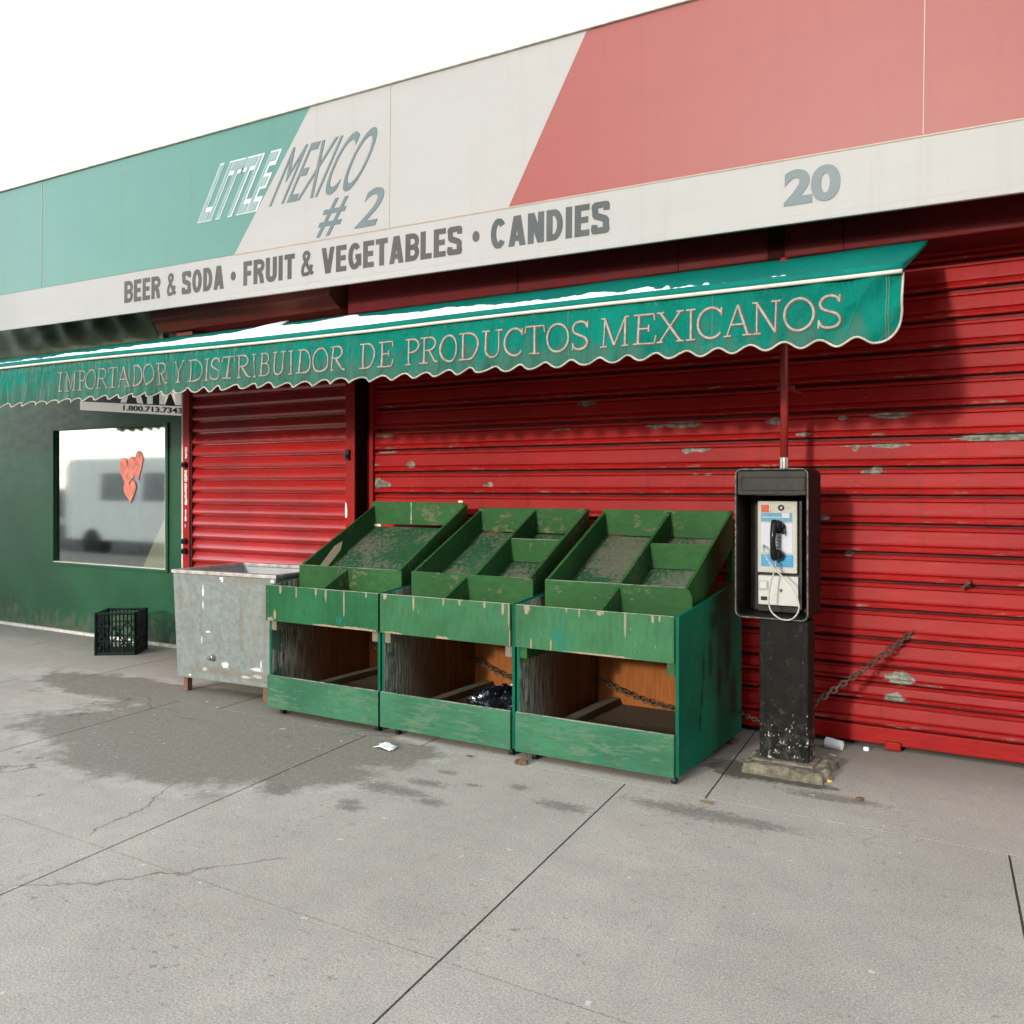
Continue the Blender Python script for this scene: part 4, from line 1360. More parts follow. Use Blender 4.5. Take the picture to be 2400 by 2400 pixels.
    kb = MB(); kb.box(X0 + 0.001, xr, yf0, yf1, 0.040, 0.247)
    kbo = warp(kb, 0.002).build('kick_board', kick, st, bevel=0.002)
    te = MB(); te.box(X0 + .003, xr - .003, yf0 + .003, yf1 - .002, 0.2472, 0.2488)
    te.build('top_edge', edge_, kbo)
    MB().box(X0 + T + .001, x1 - T - .001, -0.236, -0.222, 0.05, 0.90).build('back_panel', M['ply_o'], st)
    MB().box(X0 + T + .001, x1 - T - .001, -1.199, -0.237, 0.095, 0.113).build('floor_panel', M['ply_f'], st)
    cl_ = MB(); cl_.box(X0 + .10, X0 + .17, -1.19, -0.24, 0.114, 0.152)
    cl_.build('floor_runner', M['lumber'], st, bevel=0.003)
    # cleats under the bin
    for xa, xb in ((X0 + T + .002, X0 + T + .045), (x1 - T - .045, x1 - T - .002)):
        c_ = MB(); c_.box(xa, xb, -1.198, -0.99, 0.535, 0.60)
        c_.build('cleat', M['lumber'] if variant != 'right' else inner, st, bevel=0.003)
    MB().box(X0 + T + .001, x1 - T - .001, -1.198, -0.965, 0.602, 0.617).build('bin_floor', inner, st)
    # riser behind the bin with clipped right corner
    rl, rr = X0 + 0.052, x1 - 0.012
    rz = 0.941
    cc_ = 1.0 if variant == 'right' else 0.25
    rp = [(rl, .618), (rr - .0, .618), (rr, rz - .05 * cc_), (rr - .012 * cc_, rz - .016 * cc_), (rr - .035 * cc_, rz), (rl, rz)]
    rs_ = MB(); rs_.prism_y(rp, -0.983, -0.966)
    ro = warp(rs_).build('riser', inner, st, bevel=0.002)
    te = MB(); te.box(rl + .004, rr - .04, -0.981, -0.968, rz + .0002, rz + .0016)
    te.build('top_edge', edge_, ro)
    bd = X0 + {'left': 0.455, 'middle': 0.445, 'right': 0.49}[variant]
    dv = MB(); dv.prism_x([(-1.1995, .6175), (-0.9835, .6175), (-0.9835, .928), (-1.1995, .828)], bd, bd + T)
    warp(dv).build('bin_divider', inner, st, bevel=0.0015)
    # tilted tray
    bt_ = 0.03 if variant == 'left' else 0.0
    ya, za, yb, zb_ = -0.965, 0.765, -0.236, 1.150 + bt_ * 0.6

    def tz(y): return za + (zb_ - za) * (y - ya) / (yb - ya)

    def trayboard(xa, xb, ylo, yhi, up0, up1, dn, mat, name):
        m_ = MB()
        m_.prism_x([(ylo, tz(ylo) - dn), (yhi, tz(yhi) - dn), (yhi, tz(yhi) + up1), (ylo, tz(ylo) + up0)], xa, xb)
        return warp(m_, 0.004).build(name, mat, st, bevel=0.002)
    tl, tr = X0 + 0.050, x1 - 0.045
    fm = MB()
    fm.prism_x([(ya, tz(ya) - .012), (yb, tz(yb) - .012), (yb, tz(yb)), (ya, tz(ya))], tl + T + .0005, tr - T - .0005)
    fm.build('tray_floor', trayf, st)
    trayboard(tl, tl + T, -0.965, yb + .0, 0.175, 0.148, 0.04, inner, 'tray_side')
    trayboard(tr - T, tr, -0.965, yb + .022, 0.170, 0.158, 0.05, inner, 'tray_side')
    lo = tz(yb) + (0.022 if variant == 'left' else 0.003)
    bb_ = MB(); bb_.box(tl if variant != 'left' else tl - .01, tr - T - .001, yb + .001, yb + .018, lo, 1.318 + bt_)
    bbo = warp(bb_, 0.004).build('back_board', inner if variant != 'left' else inner, st, bevel=0.002)
    if variant == 'left':
        sc = MB()
        xm = X0 + 0.40
        sc.prism_y([(xm, lo + .002), (xm + .012, lo + .002), (xm + .010, 1.30), (xm + .014, 1.345), (xm + .001, 1.345), (xm + .004, 1.29)], yb - .001, yb + .0008)
        sc.build('bare_wood_scar', edge_, bbo)
        sc = MB()
        pts = [(-0.80, tz(-0.80) + .07), (-0.66, tz(-0.66) + .115), (-0.58, tz(-.58) + .10), (-0.60, tz(-.60) + .05), (-0.75, tz(-.75) + .012), (-0.86, tz(-.86) + .008), (-0.88, tz(-.88) + .03)]
        sc.prism_x(pts, tl + T + .0002, tl + T + .0022)
        sc.build('split_wood', M['board'], st)
        tb = MB(); tb.box(tl + .01, tl + .075, yb + .004, yb + .016, lo - .022, lo - .002)
        tb.build('wood_tab', M['board'], bbo)
        tb = MB(); tb.box(tr - .06, tr - .025, yb - .001, yb + .012, 1.349, 1.362)
        tb.build('wood_tab', M['board'], bbo)
    else:
        md = X0 + 0.482
        trayboard(md, md + T, -0.9645, yb - .001, 0.165, 0.155, 0.0, inner, 'tray_divider')
        yc = -0.545
        cd = MB(); cd.box(md + T + .001, tr - T - .001, yc - .009, yc + .009, tz(yc) + .006, 1.134)
        cdo = warp(cd).build('cross_divider', inner, st, bevel=0.002)
        te = MB(); te.box(md + T + .004, tr - T - .004, yc - .007, yc + .007, 1.1342, 1.1356)
        te.build('top_edge', edge_, cdo)
    # back legs carrying the tray
    for xa in (tl + .001, tr - T - .02):
        lg = MB(); lg.box(xa, xa + .035, -0.218, -0.185, 0.05, 1.10)
        lg.build('tray_leg', inner, st)
    for cx in (X0 + 0.10, x1 - 0.035):
        for cy in (-1.17, -0.28):
            w_ = MB()
            w_.cyl((cx - .012, cy, 0.021), (cx + .012, cy, 0.021), 0.021, 14)
            w_.box(cx - .018, cx + .018, cy - .015, cy + .015, 0.036, 0.0415)
            w_.build('caster', M['plastic'], st)
    # nail heads on the boards
    for xx, zz in [(xr - .012, .62), (xr - .012, .70), (xr - .012, .79), (xl + .02, .63), (xl + .02, .72), (xl + .02, .79), (xr - .012, .07), (xr - .012, .21), (xl + .02, .07), (xl + .02, .20), (xl + .45, .07)]:
        nl = MB()
        nl.cyl((xx, yf0 + .0005, zz), (xx, yf0 - .0012, zz), 0.0045, 8)
        nl.build('nail_head', M['rust'], st)
    return st


make_stand(-4.395, 'leftmost green wooden produce stand, single undivided tray, beside grey metal cabinet', 'left')
make_stand(-3.462, 'middle green wooden produce stand with a crumpled black bag on its lower shelf', 'middle')
make_stand(-2.530, 'rightmost green wooden produce stand with whole side in view, next to the pay phone', 'right')

# bag inside the middle stand
bgm = MB()


def bag_pt(u, v):
    a = 2 * math.pi * u
    ph = math.pi * v
    n1 = mn.noise(Vector((math.cos(a) * 2.2, math.sin(a) * 2.2, v * 4))) * 0.35
    cre = abs(mn.noise(Vector((math.cos(a) * 5 + v * 3, math.sin(a) * 5, v * 7 + 3)))) * 0.30
    r = 1 + n1 - cre
    x = -2.80 + 0.225 * r * math.sin(ph) * math.cos(a)
    y = -0.86 + 0.24 * r * math.sin(ph) * math.sin(a)
    z = 0.154 + max(-0.039, 0.115 * r * math.cos(ph) + 0.02) + 0.10 * max(0, (x + 2.82) * 2.2) * math.sin(ph)
    return (min(x, -2.566), y, z)


bgm.grid(90, 50, bag_pt)
tag(bgm.build('plastic_bag', M['bag'], smooth=False), 'crumpled shiny black plastic bag inside the lower shelf of the middle stand', 'bag')
tag(MB().box(-2.16, -2.145, -0.99, -0.97, 0.1135, 0.125).build('paper_scrap', M['paper'], bevel=0.003), 'tiny white scrap lying on the floor inside the rightmost stand', 'litter')

# ================================================================== CHAINS
def chain(pts, name, label, link=0.042, r=0.0045):
    pts = [Vector(p) for p in pts]
    # resample along the run
    seglen = [(b - a).length for a, b in zip(pts[:-1], pts[1:])]
    tot = sum(seglen)
    n = int(tot / (link * 0.72))
    mb = MB()
    for i in range(n):
        s = tot * (i + 0.5) / n
        k_ = 0
        while s > seglen[k_] and k_ < len(seglen) - 1:
            s -= seglen[k_]; k_ += 1
        a, b = pts[k_], pts[k_ + 1]
        c = a.lerp(b, s / seglen[k_])
        t = (b - a).normalized()
        sidev = t.cross(Vector((0, 0, 1)))
        if sidev.length < 1e-3: sidev = Vector((1, 0, 0))
        sidev.normalize()
        upv = sidev.cross(t).normalized()
        tw = 0.5 + rnd.uniform(-.3, .3)
        n1 = sidev * math.cos(tw) + upv * math.sin(tw)
        n2 = -sidev * math.sin(tw) + upv * math.cos(tw)
        w = n1 if i % 2 == 0 else n2
        ring = []
        for q in range(12):
            aa = 2 * math.pi * q / 12
            ring.append(c + t * (link / 2 * math.cos(aa)) + w * (link * 0.30 * math.sin(aa)))
        mb.tube(ring, r, 6, closed=True)
    return tag(mb.build(name, M['chain'], smooth=True), label, 'chain')


def sag(a, b, d, n=14):
    a, b = Vector(a), Vector(b)
    return [a.lerp(b, i / n) - Vector((0, 0, d * 4 * (i / n) * (1 - i / n))) for i in range(n + 1)]


cp = PY(1780, 1668, -0.45)
run1 = sag((-4.30, -0.30, 0.33), (-3.55, -0.30, 0.30), 0.12) + sag((-3.40, -0.30, 0.30), (-2.62, -0.30, 0.26), 0.09) + sag((-2.47, -0.31, 0.262), (-1.66, -0.33, 0.155), 0.05)
chain([p for p in run1], 'steel_chain', 'long rusty steel chain running along the floor inside the three green stands')
chain(sag((-1.602, -0.33, 0.190), (-1.30, -0.50, 0.175), 0.012, 6), 'steel_chain', 'short rusty chain between the rightmost stand and the pay phone post', 0.036, 0.004)
pa = PY(1900, 1653, -0.50); pb = PY(2114, 1488, -0.06)
pend = pb + (pb - pa).normalized() * 0.55
chain([pa - Vector((0.08, 0.05, 0.0))] + [Vector((0, 0, -0.03 * 4 * t * (1 - t))) + pa.lerp(pend, t) for t in [i / 14 for i in range(15)]], 'steel_chain', 'rusty chain rising diagonally from pay phone post across the red shutter', 0.046, 0.005)
hk = MB()
hk.tube([(pend.x - .01, -0.02, pend.z), (pend.x - .01, -0.09, pend.z), (pend.x + .02, -0.1, pend.z + .03), (pend.x + .02, -0.02, pend.z + .03)], 0.008, 8)
hk.build('chain_staple', M['chain'], SR)

# ================================================================== GREY CABINET
a_ = Vector((-5.486, -1.084)); b_ = Vector((-4.537, -1.02)); 
ux = (b_ - a_).normalized(); uy = Vector((-ux.y, ux.x))
FZ = thing('metal_cabinet', 'open topped grey metal ice cabinet on rusty legs left of the green stands', 'cabinet', (-5.4, -1.05, 0))
fw, fd = 0.965, 0.70


def fpt(x, y, z, flare=True):
    k_ = (1 - z / 0.865) * 0.055 if flare else 0
    q = a_ + ux * (x + k_ * (1 - x / fw) - k_ * 0.2 * x / fw) + uy * (y)
    return (q.x, q.y, z)


def frect(x0, x1, y0, y1, z0, z1):
    v = [fpt(x, y, z) for z in (z0, z1) for x, y in ((x0, y0), (x1, y0), (x1, y1), (x0, y1))]
    return v, [(0, 3, 2, 1), (4, 5, 6, 7), (0, 1, 5, 4), (1, 2, 6, 5), (2, 3, 7, 6), (3, 0, 4, 7)]


t_ = 0.035
bd_ = MB()
bd_.add(*frect(0, fw, 0, t_, 0.10, 0.838))
bd_.add(*frect(0, fw, fd - t_, fd, 0.10, 0.838))
bd_.add(*frect(0, t_, t_ + .0005, fd - t_ - .0005, 0.10, 0.838))
bd_.add(*frect(fw - t_, fw, t_ + .0005, fd - t_ - .0005, 0.10, 0.838))
bd_.add(*frect(t_ + .0005, fw - t_ - .0005, t_ + .0005, fd - t_ - .0005, 0.10, 0.14))
bdo = bd_.build('body', M['zinc'], FZ, bevel=0.006)
ri = MB()
e_ = 0.008
ri.add(*frect(-e_, fw + e_, -e_, t_ + e_, 0.8385, 0.865))
ri.add(*frect(-e_, fw + e_, fd - t_ - e_, fd + e_, 0.8385, 0.865))
ri.add(*frect(-e_, t_ + e_, t_ + e_ + .001, fd - t_ - e_ - .001, 0.8385, 0.865))
ri.add(*frect(fw - t_ - e_, fw + e_, t_ + e_ + .001, fd - t_ - e_ - .001, 0.8385, 0.865))
ri.build('rim', M['rim'], FZ, bevel=0.005)
li = MB()
for args in ((t_ + .002, fw - t_ - .002, fd - t_ - .006, fd - t_ - .002), (t_ + .002, t_ + .006, t_ + .01, fd - t_ - .008), (fw - t_ - .006, fw - t_ - .002, t_ + .01, fd - t_ - .008)):
    li.add(*frect(*args, 0.15, 0.8375))
li.build('lining', M['zinc_in'], FZ)
for x, y in ((0.11, 0.04), (fw - 0.11, 0.04), (0.11, fd - 0.08), (fw - .11, fd - .08)):
    lg = MB()
    q0 = Vector(fpt(x, y, 0.0, False)); q1 = Vector(fpt(x, y, 0.099, False))
    lg.box(q0.x - .021, q0.x + .021, q0.y - .021, q0.y + .021, 0.0, 0.099)
    lg.build('leg', M['rust'], FZ, bevel=0.003)
dr = MB()
q = Vector(fpt(0.375, 0, 0.265))
dr.cyl((q.x, q.y + .002, q.z), (q.x, q.y - .03, q.z), 0.022, 14)
dr.cyl((q.x, q.y - .03, q.z), (q.x, q.y - .045, q.z - .004), 0.012, 10)
dro = dr.build('drain_valve', M['chrome'], FZ, bevel=0.002)
sr = MB()
for i in range(4):
    xx = 0.30 + i * 0.0
for za, xa in ((0.215, 0.32),):
    v = [fpt(0.30, -0.004, 0.185), fpt(0.88, -0.004, 0.135), fpt(0.88, -0.004, 0.143), fpt(0.30, -0.004, 0.194), fpt(0.30, 0.001, 0.185), fpt(0.88, 0.001, 0.135), fpt(0.88, 0.001, 0.143), fpt(0.30, 0.001, 0.194)]
    sr.add(v, [(0, 1, 2, 3), (4, 7, 6, 5), (0, 4, 5, 1), (3, 2, 6, 7), (0, 3, 7, 4), (1, 5, 6, 2)])
sr.build('drip_rail', M['zinc'], FZ)
sk = MB()
q = Vector(fpt(0.475, -0.002, 0.812))
sk.box(q.x - .016, q.x + .016, q.y - .0015, q.y + .001, q.z - .016, q.z + .016)
sko = sk.build('sticker', M['paper'], FZ)
sk = MB(); sk.box(q.x - .014, q.x - .002, q.y - .0028, q.y - .0016, q.z - .014, q.z - .002)
sk.build('sticker_mark', simple('ink_blue', (0.02, 0.06, 0.35), 0.5), sko)

# ================================================================== MILK CRATE
MC = thing('milk_crate', 'dark plastic lattice milk crate standing against the green wall', 'crate', (-7.35, -0.2, 0))
crn = PZ(317, 1535)
cx0, cx1, cy0, cy1, ch_ = -0.33, 0.0, 0.0, 0.30, 0.37
CA = R(36)


def crate_turn(mb):
    for i_, p in enumerate(mb.v):
        mb.v[i_] = Vector((crn.x + p.x * math.cos(CA) - p.y * math.sin(CA), crn.y + p.x * math.sin(CA) + p.y * math.cos(CA), p.z))
    return mb


def wallbars(mb, p0, p1):
    p0, p1 = Vector(p0), Vector(p1)
    def bar(a, b, w=0.007):
        mb.tube([a, b], w, 4)
    L = (p1 - p0)
    for zz in (0.012, 0.12, 0.25, ch_ - .012):
        bar(p0 + Vector((0, 0, zz)), p1 + Vector((0, 0, zz)), 0.012 if zz in (0.012, ch_ - .012) else 0.006)
    for i in range(11):
        q = p0 + L * i / 10
        bar(q, q + Vector((0, 0, ch_)), 0.014 if i in (0, 10) else 0.006)
    bar(p0 + Vector((0, 0, .25)), p0 + L * .5 + Vector((0, 0, .02)), .006)
    bar(p1 + Vector((0, 0, .25)), p0 + L * .5 + Vector((0, 0, .02)), .006)
    bar(p0 + Vector((0, 0, .02)), p0 + L * .5 + Vector((0, 0, .25)), .006)
    bar(p1 + Vector((0, 0, .02)), p0 + L * .5 + Vector((0, 0, .25)), .006)


for a, b in (((cx0, cy0, 0), (cx1, cy0, 0)), ((cx1, cy0, 0), (cx1, cy1, 0)), ((cx0, cy1, 0), (cx1, cy1, 0)), ((cx0, cy0, 0), (cx0, cy1, 0))):
    w_ = MB(); wallbars(w_, a, b)
    crate_turn(w_).build('lattice_wall', M['plastic'], MC)
w_ = MB()
for i in range(9):
    xx = cx0 + (cx1 - cx0) * (i + .5) / 9
    w_.box(xx - .006, xx + .006, cy0, cy1, 0.004, 0.012)
    yy = cy0 + (cy1 - cy0) * (i + .5) / 9
    w_.box(cx0, cx1, yy - .006, yy + .006, 0.012, 0.020)
crate_turn(w_).build('base_grid', M['plastic'], MC)

# ================================================================== PAY PHONE
EY = -0.72                                    # front of the enclosure
PH = thing('pay_phone', 'black pedestal pay phone with silver face and handset on its hook', 'pay phone', (-1.24, -0.66, 0))


def K(x, y, Y): return PY(1660 + x * .41926, 1050 + y * .41926, Y)


e0 = K(150, 112, EY); e1 = K(559, 978, EY)
ex0, ex1, ez1, ez0 = e0.x, e1.x, e0.z - .004, e1.z + .004
EB = -0.44


def rrect(x0, x1, z0, z1, r, n=6):
    out = []
    for cx, cz, a0 in ((x1 - r, z0 + r, -90), (x1 - r, z1 - r, 0), (x0 + r, z1 - r, 90), (x0 + r, z0 + r, 180)):
        for i in range(n + 1):
            a = R(a0 + 90 * i / n)
            out.append((cx + r * math.cos(a), cz + r * math.sin(a)))
    return out


oc = rrect(ex0, ex1, ez0, ez1, 0.032)
ic = rrect(ex0 + .012, ex1 - .012, ez0 + .012, ez1 - .012, 0.024)
en = MB()
n = len(oc)
oc2 = rrect(ex0 + .002, ex1 - .002, ez0 + .004, ez1 - .004, 0.032)
v = [(x, EY, z) for x, z in oc] + [(x, EY, z) for x, z in ic] + [(x, EB, z) for x, z in oc2] + [(x, EB - .012, z) for x, z in ic]
f = []
for i in range(n):
    j = (i + 1) % n
    f += [(i, j, n + j, n + i), (i, 2 * n + i, 2 * n + j, j), (n + i, n + j, 3 * n + j, 3 * n + i)]
f += [tuple(2 * n + i for i in range(n))[::-1], tuple(3 * n + i for i in range(n))]
en.add(v, f)
eno = en.build('enclosure', M['encl'], PH, bevel=0.003)
et = MB()
et.tube([(x, EY - .001, z) for x, z in rrect(ex0 + .003, ex1 - .003, ez0 + .003, ez1 - .003, 0.031)], 0.0035, 5, closed=True)
et.build('worn_edge', mat_post() if False else simple('chipped_edge', (0.13, 0.125, 0.11), 0.5, 0.2, 0.8, 60), eno)
hz = K(300, 262, EY).z
hp = MB()
hp.prism_x([(EY + .004, hz), (EY + .03, hz - .004), (EY + .03, ez1 - .013), (EY + .002, ez1 - .013)], ex0 + .0125, ex1 - .0125)
hp.build('header_panel', M['header'], PH, bevel=0.003)
hp = MB()
pz0 = K(300, 238, EY).z; pz1 = K(300, 160, EY).z
hx0 = K(182, 200, EY).x; hx1 = K(538, 200, EY).x
for a in ((hx0, hx1, pz1 - .006, pz1), (hx0, hx1, pz0, pz0 + .006)):
    hp.box(a[0], a[1], EY - .003, EY + .004, a[2], a[3])
hp.box(hx0, hx0 + .006, EY - .003, EY + .004, pz0 + .0065, pz1 - .0065)
hp.box(hx1 - .006, hx1, EY - .003, EY + .004, pz0 + .0065, pz1 - .0065)
hp.build('header_frame', M['header'], PH, bevel=0.0015)
# lining behind the instrument
lb_ = MB()
lx0 = K(225, 600, -0.5).x; lx1 = K(548, 600, -0.5).x
lb_.box(lx0, lx1, EB - .045, EB - .0125, ez0 + .014, hz - .01)
lb_.build('back_plate', M['blackin'], PH, bevel=0.003)
lb_ = MB(); lb_.box(K(525, 600, -0.6).x, K(540, 600, -0.6).x, -0.66, EB - .05, ez0 + .05, hz - .03)
lb_.build('side_strip', M['blackin'], PH, bevel=0.003)
FYI = -0.585                                   # instrument face
def FC(x, y, Y=None): return K(x, y, FYI if Y is None else Y)
ph = MB()
f0 = FC(276, 297); f1 = FC(497, 706)
ph.box(f0.x, f1.x, FYI, EB - .046, f1.z + .002, f0.z)
pho = ph.build('phone_body', M['face'], PH, bevel=0.004)
gk = MB(); gk.box(f0.x - .006, f1.x + .006, FYI + .03, EB - .046, FC(0, 890).z - .004, f0.z + .006)
gk.build('mounting_frame', M['black'], PH, bevel=0.003)
v0 = FC(279, 711, FYI - .012); v1 = FC(503, 888, FYI - .012)
vt = MB(); vt.box(v0.x, v1.x, FYI - .012, EB - .046, v1.z, v0.z)
vto = vt.build('coin_vault', M['vault'], PH, bevel=0.004)


def plate(x0, y0, x1, y1, mat, name, par, th=0.002, base=FYI, r=0):
    a = K(x0, y0, base); b = K(x1, y1, base)
    m_ = MB(); m_.box(a.x, b.x, base - th, base - .0002, b.z, a.z)
    return m_.build(name, mat, par, bevel=min(0.0008, th / 3))


plate(296, 318, 340, 358, M['orange'], 'label', pho)
plate(342, 320, 350, 356, M['chrome'], 'slot_plate', pho, .004)
c1 = plate(294, 361, 470, 414, M['blue1'], 'instruction_card', pho)
plate(300, 384, 408, 390, M['card'], 'card_line', c1, .0028)
plate(412, 364, 455, 392, M['card'], 'card_box', c1, .0028)
plate(300, 398, 460, 401, M['card'], 'card_line', c1, .0028)
plate(296, 420, 470, 588, M['card'], 'face_card', pho)
c2 = plate(296, 592, 476, 668, M['blue2'], 'instruction_card', pho)
for yy in (600, 612, 626, 640, 652):
    plate(302, yy, 470, yy + 2.0, M['blue1'], 'card_line', c2, .0028)
rg = MB()
cc = FC(408, 334)
rg.tube([cc + Vector((0.012 * math.cos(a * math.pi / 8), -.004, 0.012 * math.sin(a * math.pi / 8))) for a in range(16)], 0.004, 6, closed=True)
rg.build('coin_slot', M['rubber'], pho)
plate(425, 332, 455, 337, M['chrome'], 'lever', pho, .006)
kp = MB()
for r_ in range(4):
    for c_ in range(3):
        a = FC(392 + c_ * 9 - 6, 500 + r_ * 17)
        kp.box(a.x - .0035, a.x + .0035, FYI - .007, FYI - .0022, a.z - .005, a.z + .005)
kp.build('keypad', M['chrome'], pho, bevel=0.001)
# handset
hs_ = MB()
top = FC(372, 412, -0.64); bot = FC(372, 618, -0.64)
hx = top.x
pts, rad = [], []
for i in range(21):
    t = i / 20
    z = top.z + (bot.z - top.z) * t
    y = -0.636 - 0.034 * math.sin(math.pi * t) ** 0.8
    pts.append((hx - .002, y, z)); rad.append(0.0145 + 0.004 * abs(t - .5) * 2)
hs_.tube(pts, rad, 12)
for zc, rr_ in ((top.z - .020, 0.027), (bot.z + .020, 0.027)):
    hs_.tube([(hx + .010, -0.652, zc), (hx + .010, -0.640, zc), (hx + .010, -0.622, zc), (hx + .010, -0.600, zc), (hx + .010, -0.597, zc)], [0.016, 0.026, rr_ + .002, rr_, rr_ - .006], 18)
hso = hs_.build('handset', M['rubber'], PH, smooth=True)
ck = MB()
ck.box(hx - .024, hx + .044, -0.603, FYI - .0005, top.z - .062, top.z - .018)
ck.box(hx - .026, hx - .018, -0.632, -0.604, top.z - .066, top.z - .036)
ck.box(hx + .034, hx + .044, -0.632, -0.604, top.z - .066, top.z - .036)
ck.build('hook', M['rubber'], PH, bevel=0.004)
# armoured cord
cpts = [(375, 628), (378, 650), (370, 690), (352, 740), (341, 800), (338, 860), (350, 910), (385, 945), (425, 961), (465, 957), (495, 930), (507, 890), (497, 840), (470, 785), (435, 740), (400, 705), (365, 670), (335, 630), (316, 590), (309, 560), (308, 545)]
cpts = spl(cpts, 6)
cd_ = MB()
nP = len(cpts)
path = []
for i, (x, y) in enumerate(cpts):
    t = i / (nP - 1)
    yy = -0.628 - 0.115 * math.sin(math.pi * min(1, t * 1.0)) ** 0.6 if t < .985 else -0.60
    path.append(K(x, y, yy))
path.append(FC(308, 543, FYI + .004))
cd_.tube(path, 0.0042, 8)
cd_.build('cord', M['cord'], PH, smooth=True)
plate(303, 536, 314, 566, M['chrome'], 'cord_gland', pho, .012)
plate(284, 740, 335, 790, M['face'], 'coin_return_door', vto, .010, FYI - .012)
plate(293, 745, 327, 783, M['card'], 'coin_return_flap', vto, .014, FYI - .012)
plate(294, 828, 330, 852, M['black'], 'coin_return_slot', vto, .002, FYI - .012)
kk = MB()
q = K(407, 797, FYI - .012)
kk.cyl(q + Vector((0, .001, 0)), q + Vector((0, -.003, 0)), 0.009, 12)
kk.build('lock', M['rust'], vto)
# post and footing
pL = K(284, 1300, -0.70).x; pR = K(560, 1300, -0.70).x
po = MB(); po.box(pL, pR, -0.70, -0.56, 0.045, ez0 - .001)
poo = po.build('post', M['post'], PH, bevel=0.008)
pn = MB(); pn.box(pL + .035, pR - .035, -0.7035, -0.7005, 0.10, ez0 - .05)
pn.build('access_panel', M['post'], poo, bevel=0.002)
for x_, z_ in ((pL + .055, .70), (pR - .06, .70), (pL + .06, .575)):
    s_ = MB(); s_.cyl((x_, -0.703, z_), (x_, -0.709, z_), 0.006, 10)
    s_.build('screw', M['black'], poo)
ft = MB()


def foot_pt(u, v):
    a = 2 * math.pi * u
    # squarish ring
    c_, s_ = math.cos(a), math.sin(a)
    m_ = 1 / max(abs(c_), abs(s_)) ** 0.8
    rr_ = m_ * (1.0 + 0.16 * mn.noise(Vector((c_ * 2.5, s_ * 2.5, 1))) + 0.07 * mn.noise(Vector((c_ * 8, s_ * 8, 4))))
    k_ = [1.0, 1.0, 0.97, 0.90, 0.80, 0.6, 0.0][int(round(v * 6))]
    zz = [-.01, .018, .042, .052, .05, .048, .048][int(round(v * 6))]
    zz += 0.016 * mn.noise(Vector((c_ * 5 * k_, s_ * 5 * k_, v * 3))) if 0 < v < .8 else 0
    return (-1.215 + 0.205 * rr_ * c_ * k_, -0.645 + 0.175 * rr_ * s_ * k_, zz)


ft.grid(64, 6, foot_pt)
ft.build('footing', M['stone'], PH)
plt = MB(); plt.box(pL - .03, pR + .03, -0.735, -0.53, 0.044, 0.060)
plt.build('base_plate', M['stone'], PH, bevel=0.004)
# red conduit
px_ = PY(1838, 1060, -0.40).x
cd2 = thing('conduit_pipe', 'faded red vertical conduit pipe rising from the pay phone to the awning', 'pipe', (px_, -0.40, ez1))
c_ = MB(); c_.cyl((px_, -0.40, ez1 + .012), (px_, -0.40, 2.7), 0.0215, 16)
c_.build('pipe', M['pole'], cd2, smooth=True)
c_ = MB(); c_.cyl((px_, -0.40, ez1 - .05), (px_, -0.40, ez1 + .065), 0.0235, 16)
c_.box(px_ - .03, px_ + .03, -0.438, -0.36, ez1 - .09, ez1 - .03)
c_.build('coupling', M['chrome'], cd2)
c_ = MB(); c_.box(px_ - .045, px_ + .045, -0.385, -0.345, 1.985, 2.01)
c_.box(px_ - .008, px_ + .008, -0.345, -0.0, 1.990, 2.004)
c_.build('pipe_clamp', M['pole'], cd2, bevel=0.002)

# ================================================================== LITTER
def scrap(pts, name, mat, label, z=0.004, th=0.002, cat='litter'):
    m_ = MB()
    poly = [(p.x, p.y) for p in pts]
    m_.prism_z(poly, z, z + th)
    return tag(m_.build(name, mat), label, cat)


c_ = PZ(905, 1754)
pp = MB()
pp.grid(10, 8, lambda u, v: (c_.x - .06 + .12 * u + .01 * math.sin(v * 5), c_.y - .045 + .09 * v + 0.01 * math.sin(u * 6), 0.006 + .012 * abs(mn.noise(Vector((u * 4, v * 4, 2)))) + .010 * math.sin(u * 3.1)))
tag(pp.build('paper_scrap', M['paper'], smooth=True, solid=0.001), 'crumpled white paper scrap on the damp sidewalk in front of the stands', 'litter')
q = PZ(1955, 1756)
cup = MB()
w_ = 0.047
cup.tube([(q.x - w_, q.y + .01, 0.030), (q.x - w_ + .002, q.y + .01, 0.030), (q.x + w_ - .002, q.y - .006, 0.026), (q.x + w_, q.y - .006, 0.026)], [0.029, 0.031, 0.026, 0.024], 20)
cpo = tag(cup.build('paper_cup', M['paper']), 'white paper cup lying on its side at the foot of the red shutter', 'cup')
q = PZ(2030, 1760)
s_ = MB(); s_.box(q.x - .015, q.x + .015, q.y - .012, q.y + .012, 0.001, 0.022)
tag(s_.build('foam_scrap', M['paper'], bevel=0.006), 'small white foam lump by the bottom edge of the shutter, right of the cup', 'litter')
q = PZ(1950, 1771)
scrap([q + Vector((dx, dy, 0)) for dx, dy in ((-.02, .004), (.0, -.006), (.022, -.012), (.024, -.006), (.002, .004))], 'paper_scrap', M['paper'], 'thin white paper sliver on the ground between cup and pay phone footing')
q = PZ(1944, 1834)
scrap([q + Vector((dx, dy, 0)) for dx, dy in ((-.012, -.006), (.01, -.008), (.014, .006), (-.006, .01))], 'plastic_scrap', M['yellow'], 'tiny yellow scrap at the right corner of the pay phone footing', th=.008)
q = PZ(1224, 1790)
lf = MB()
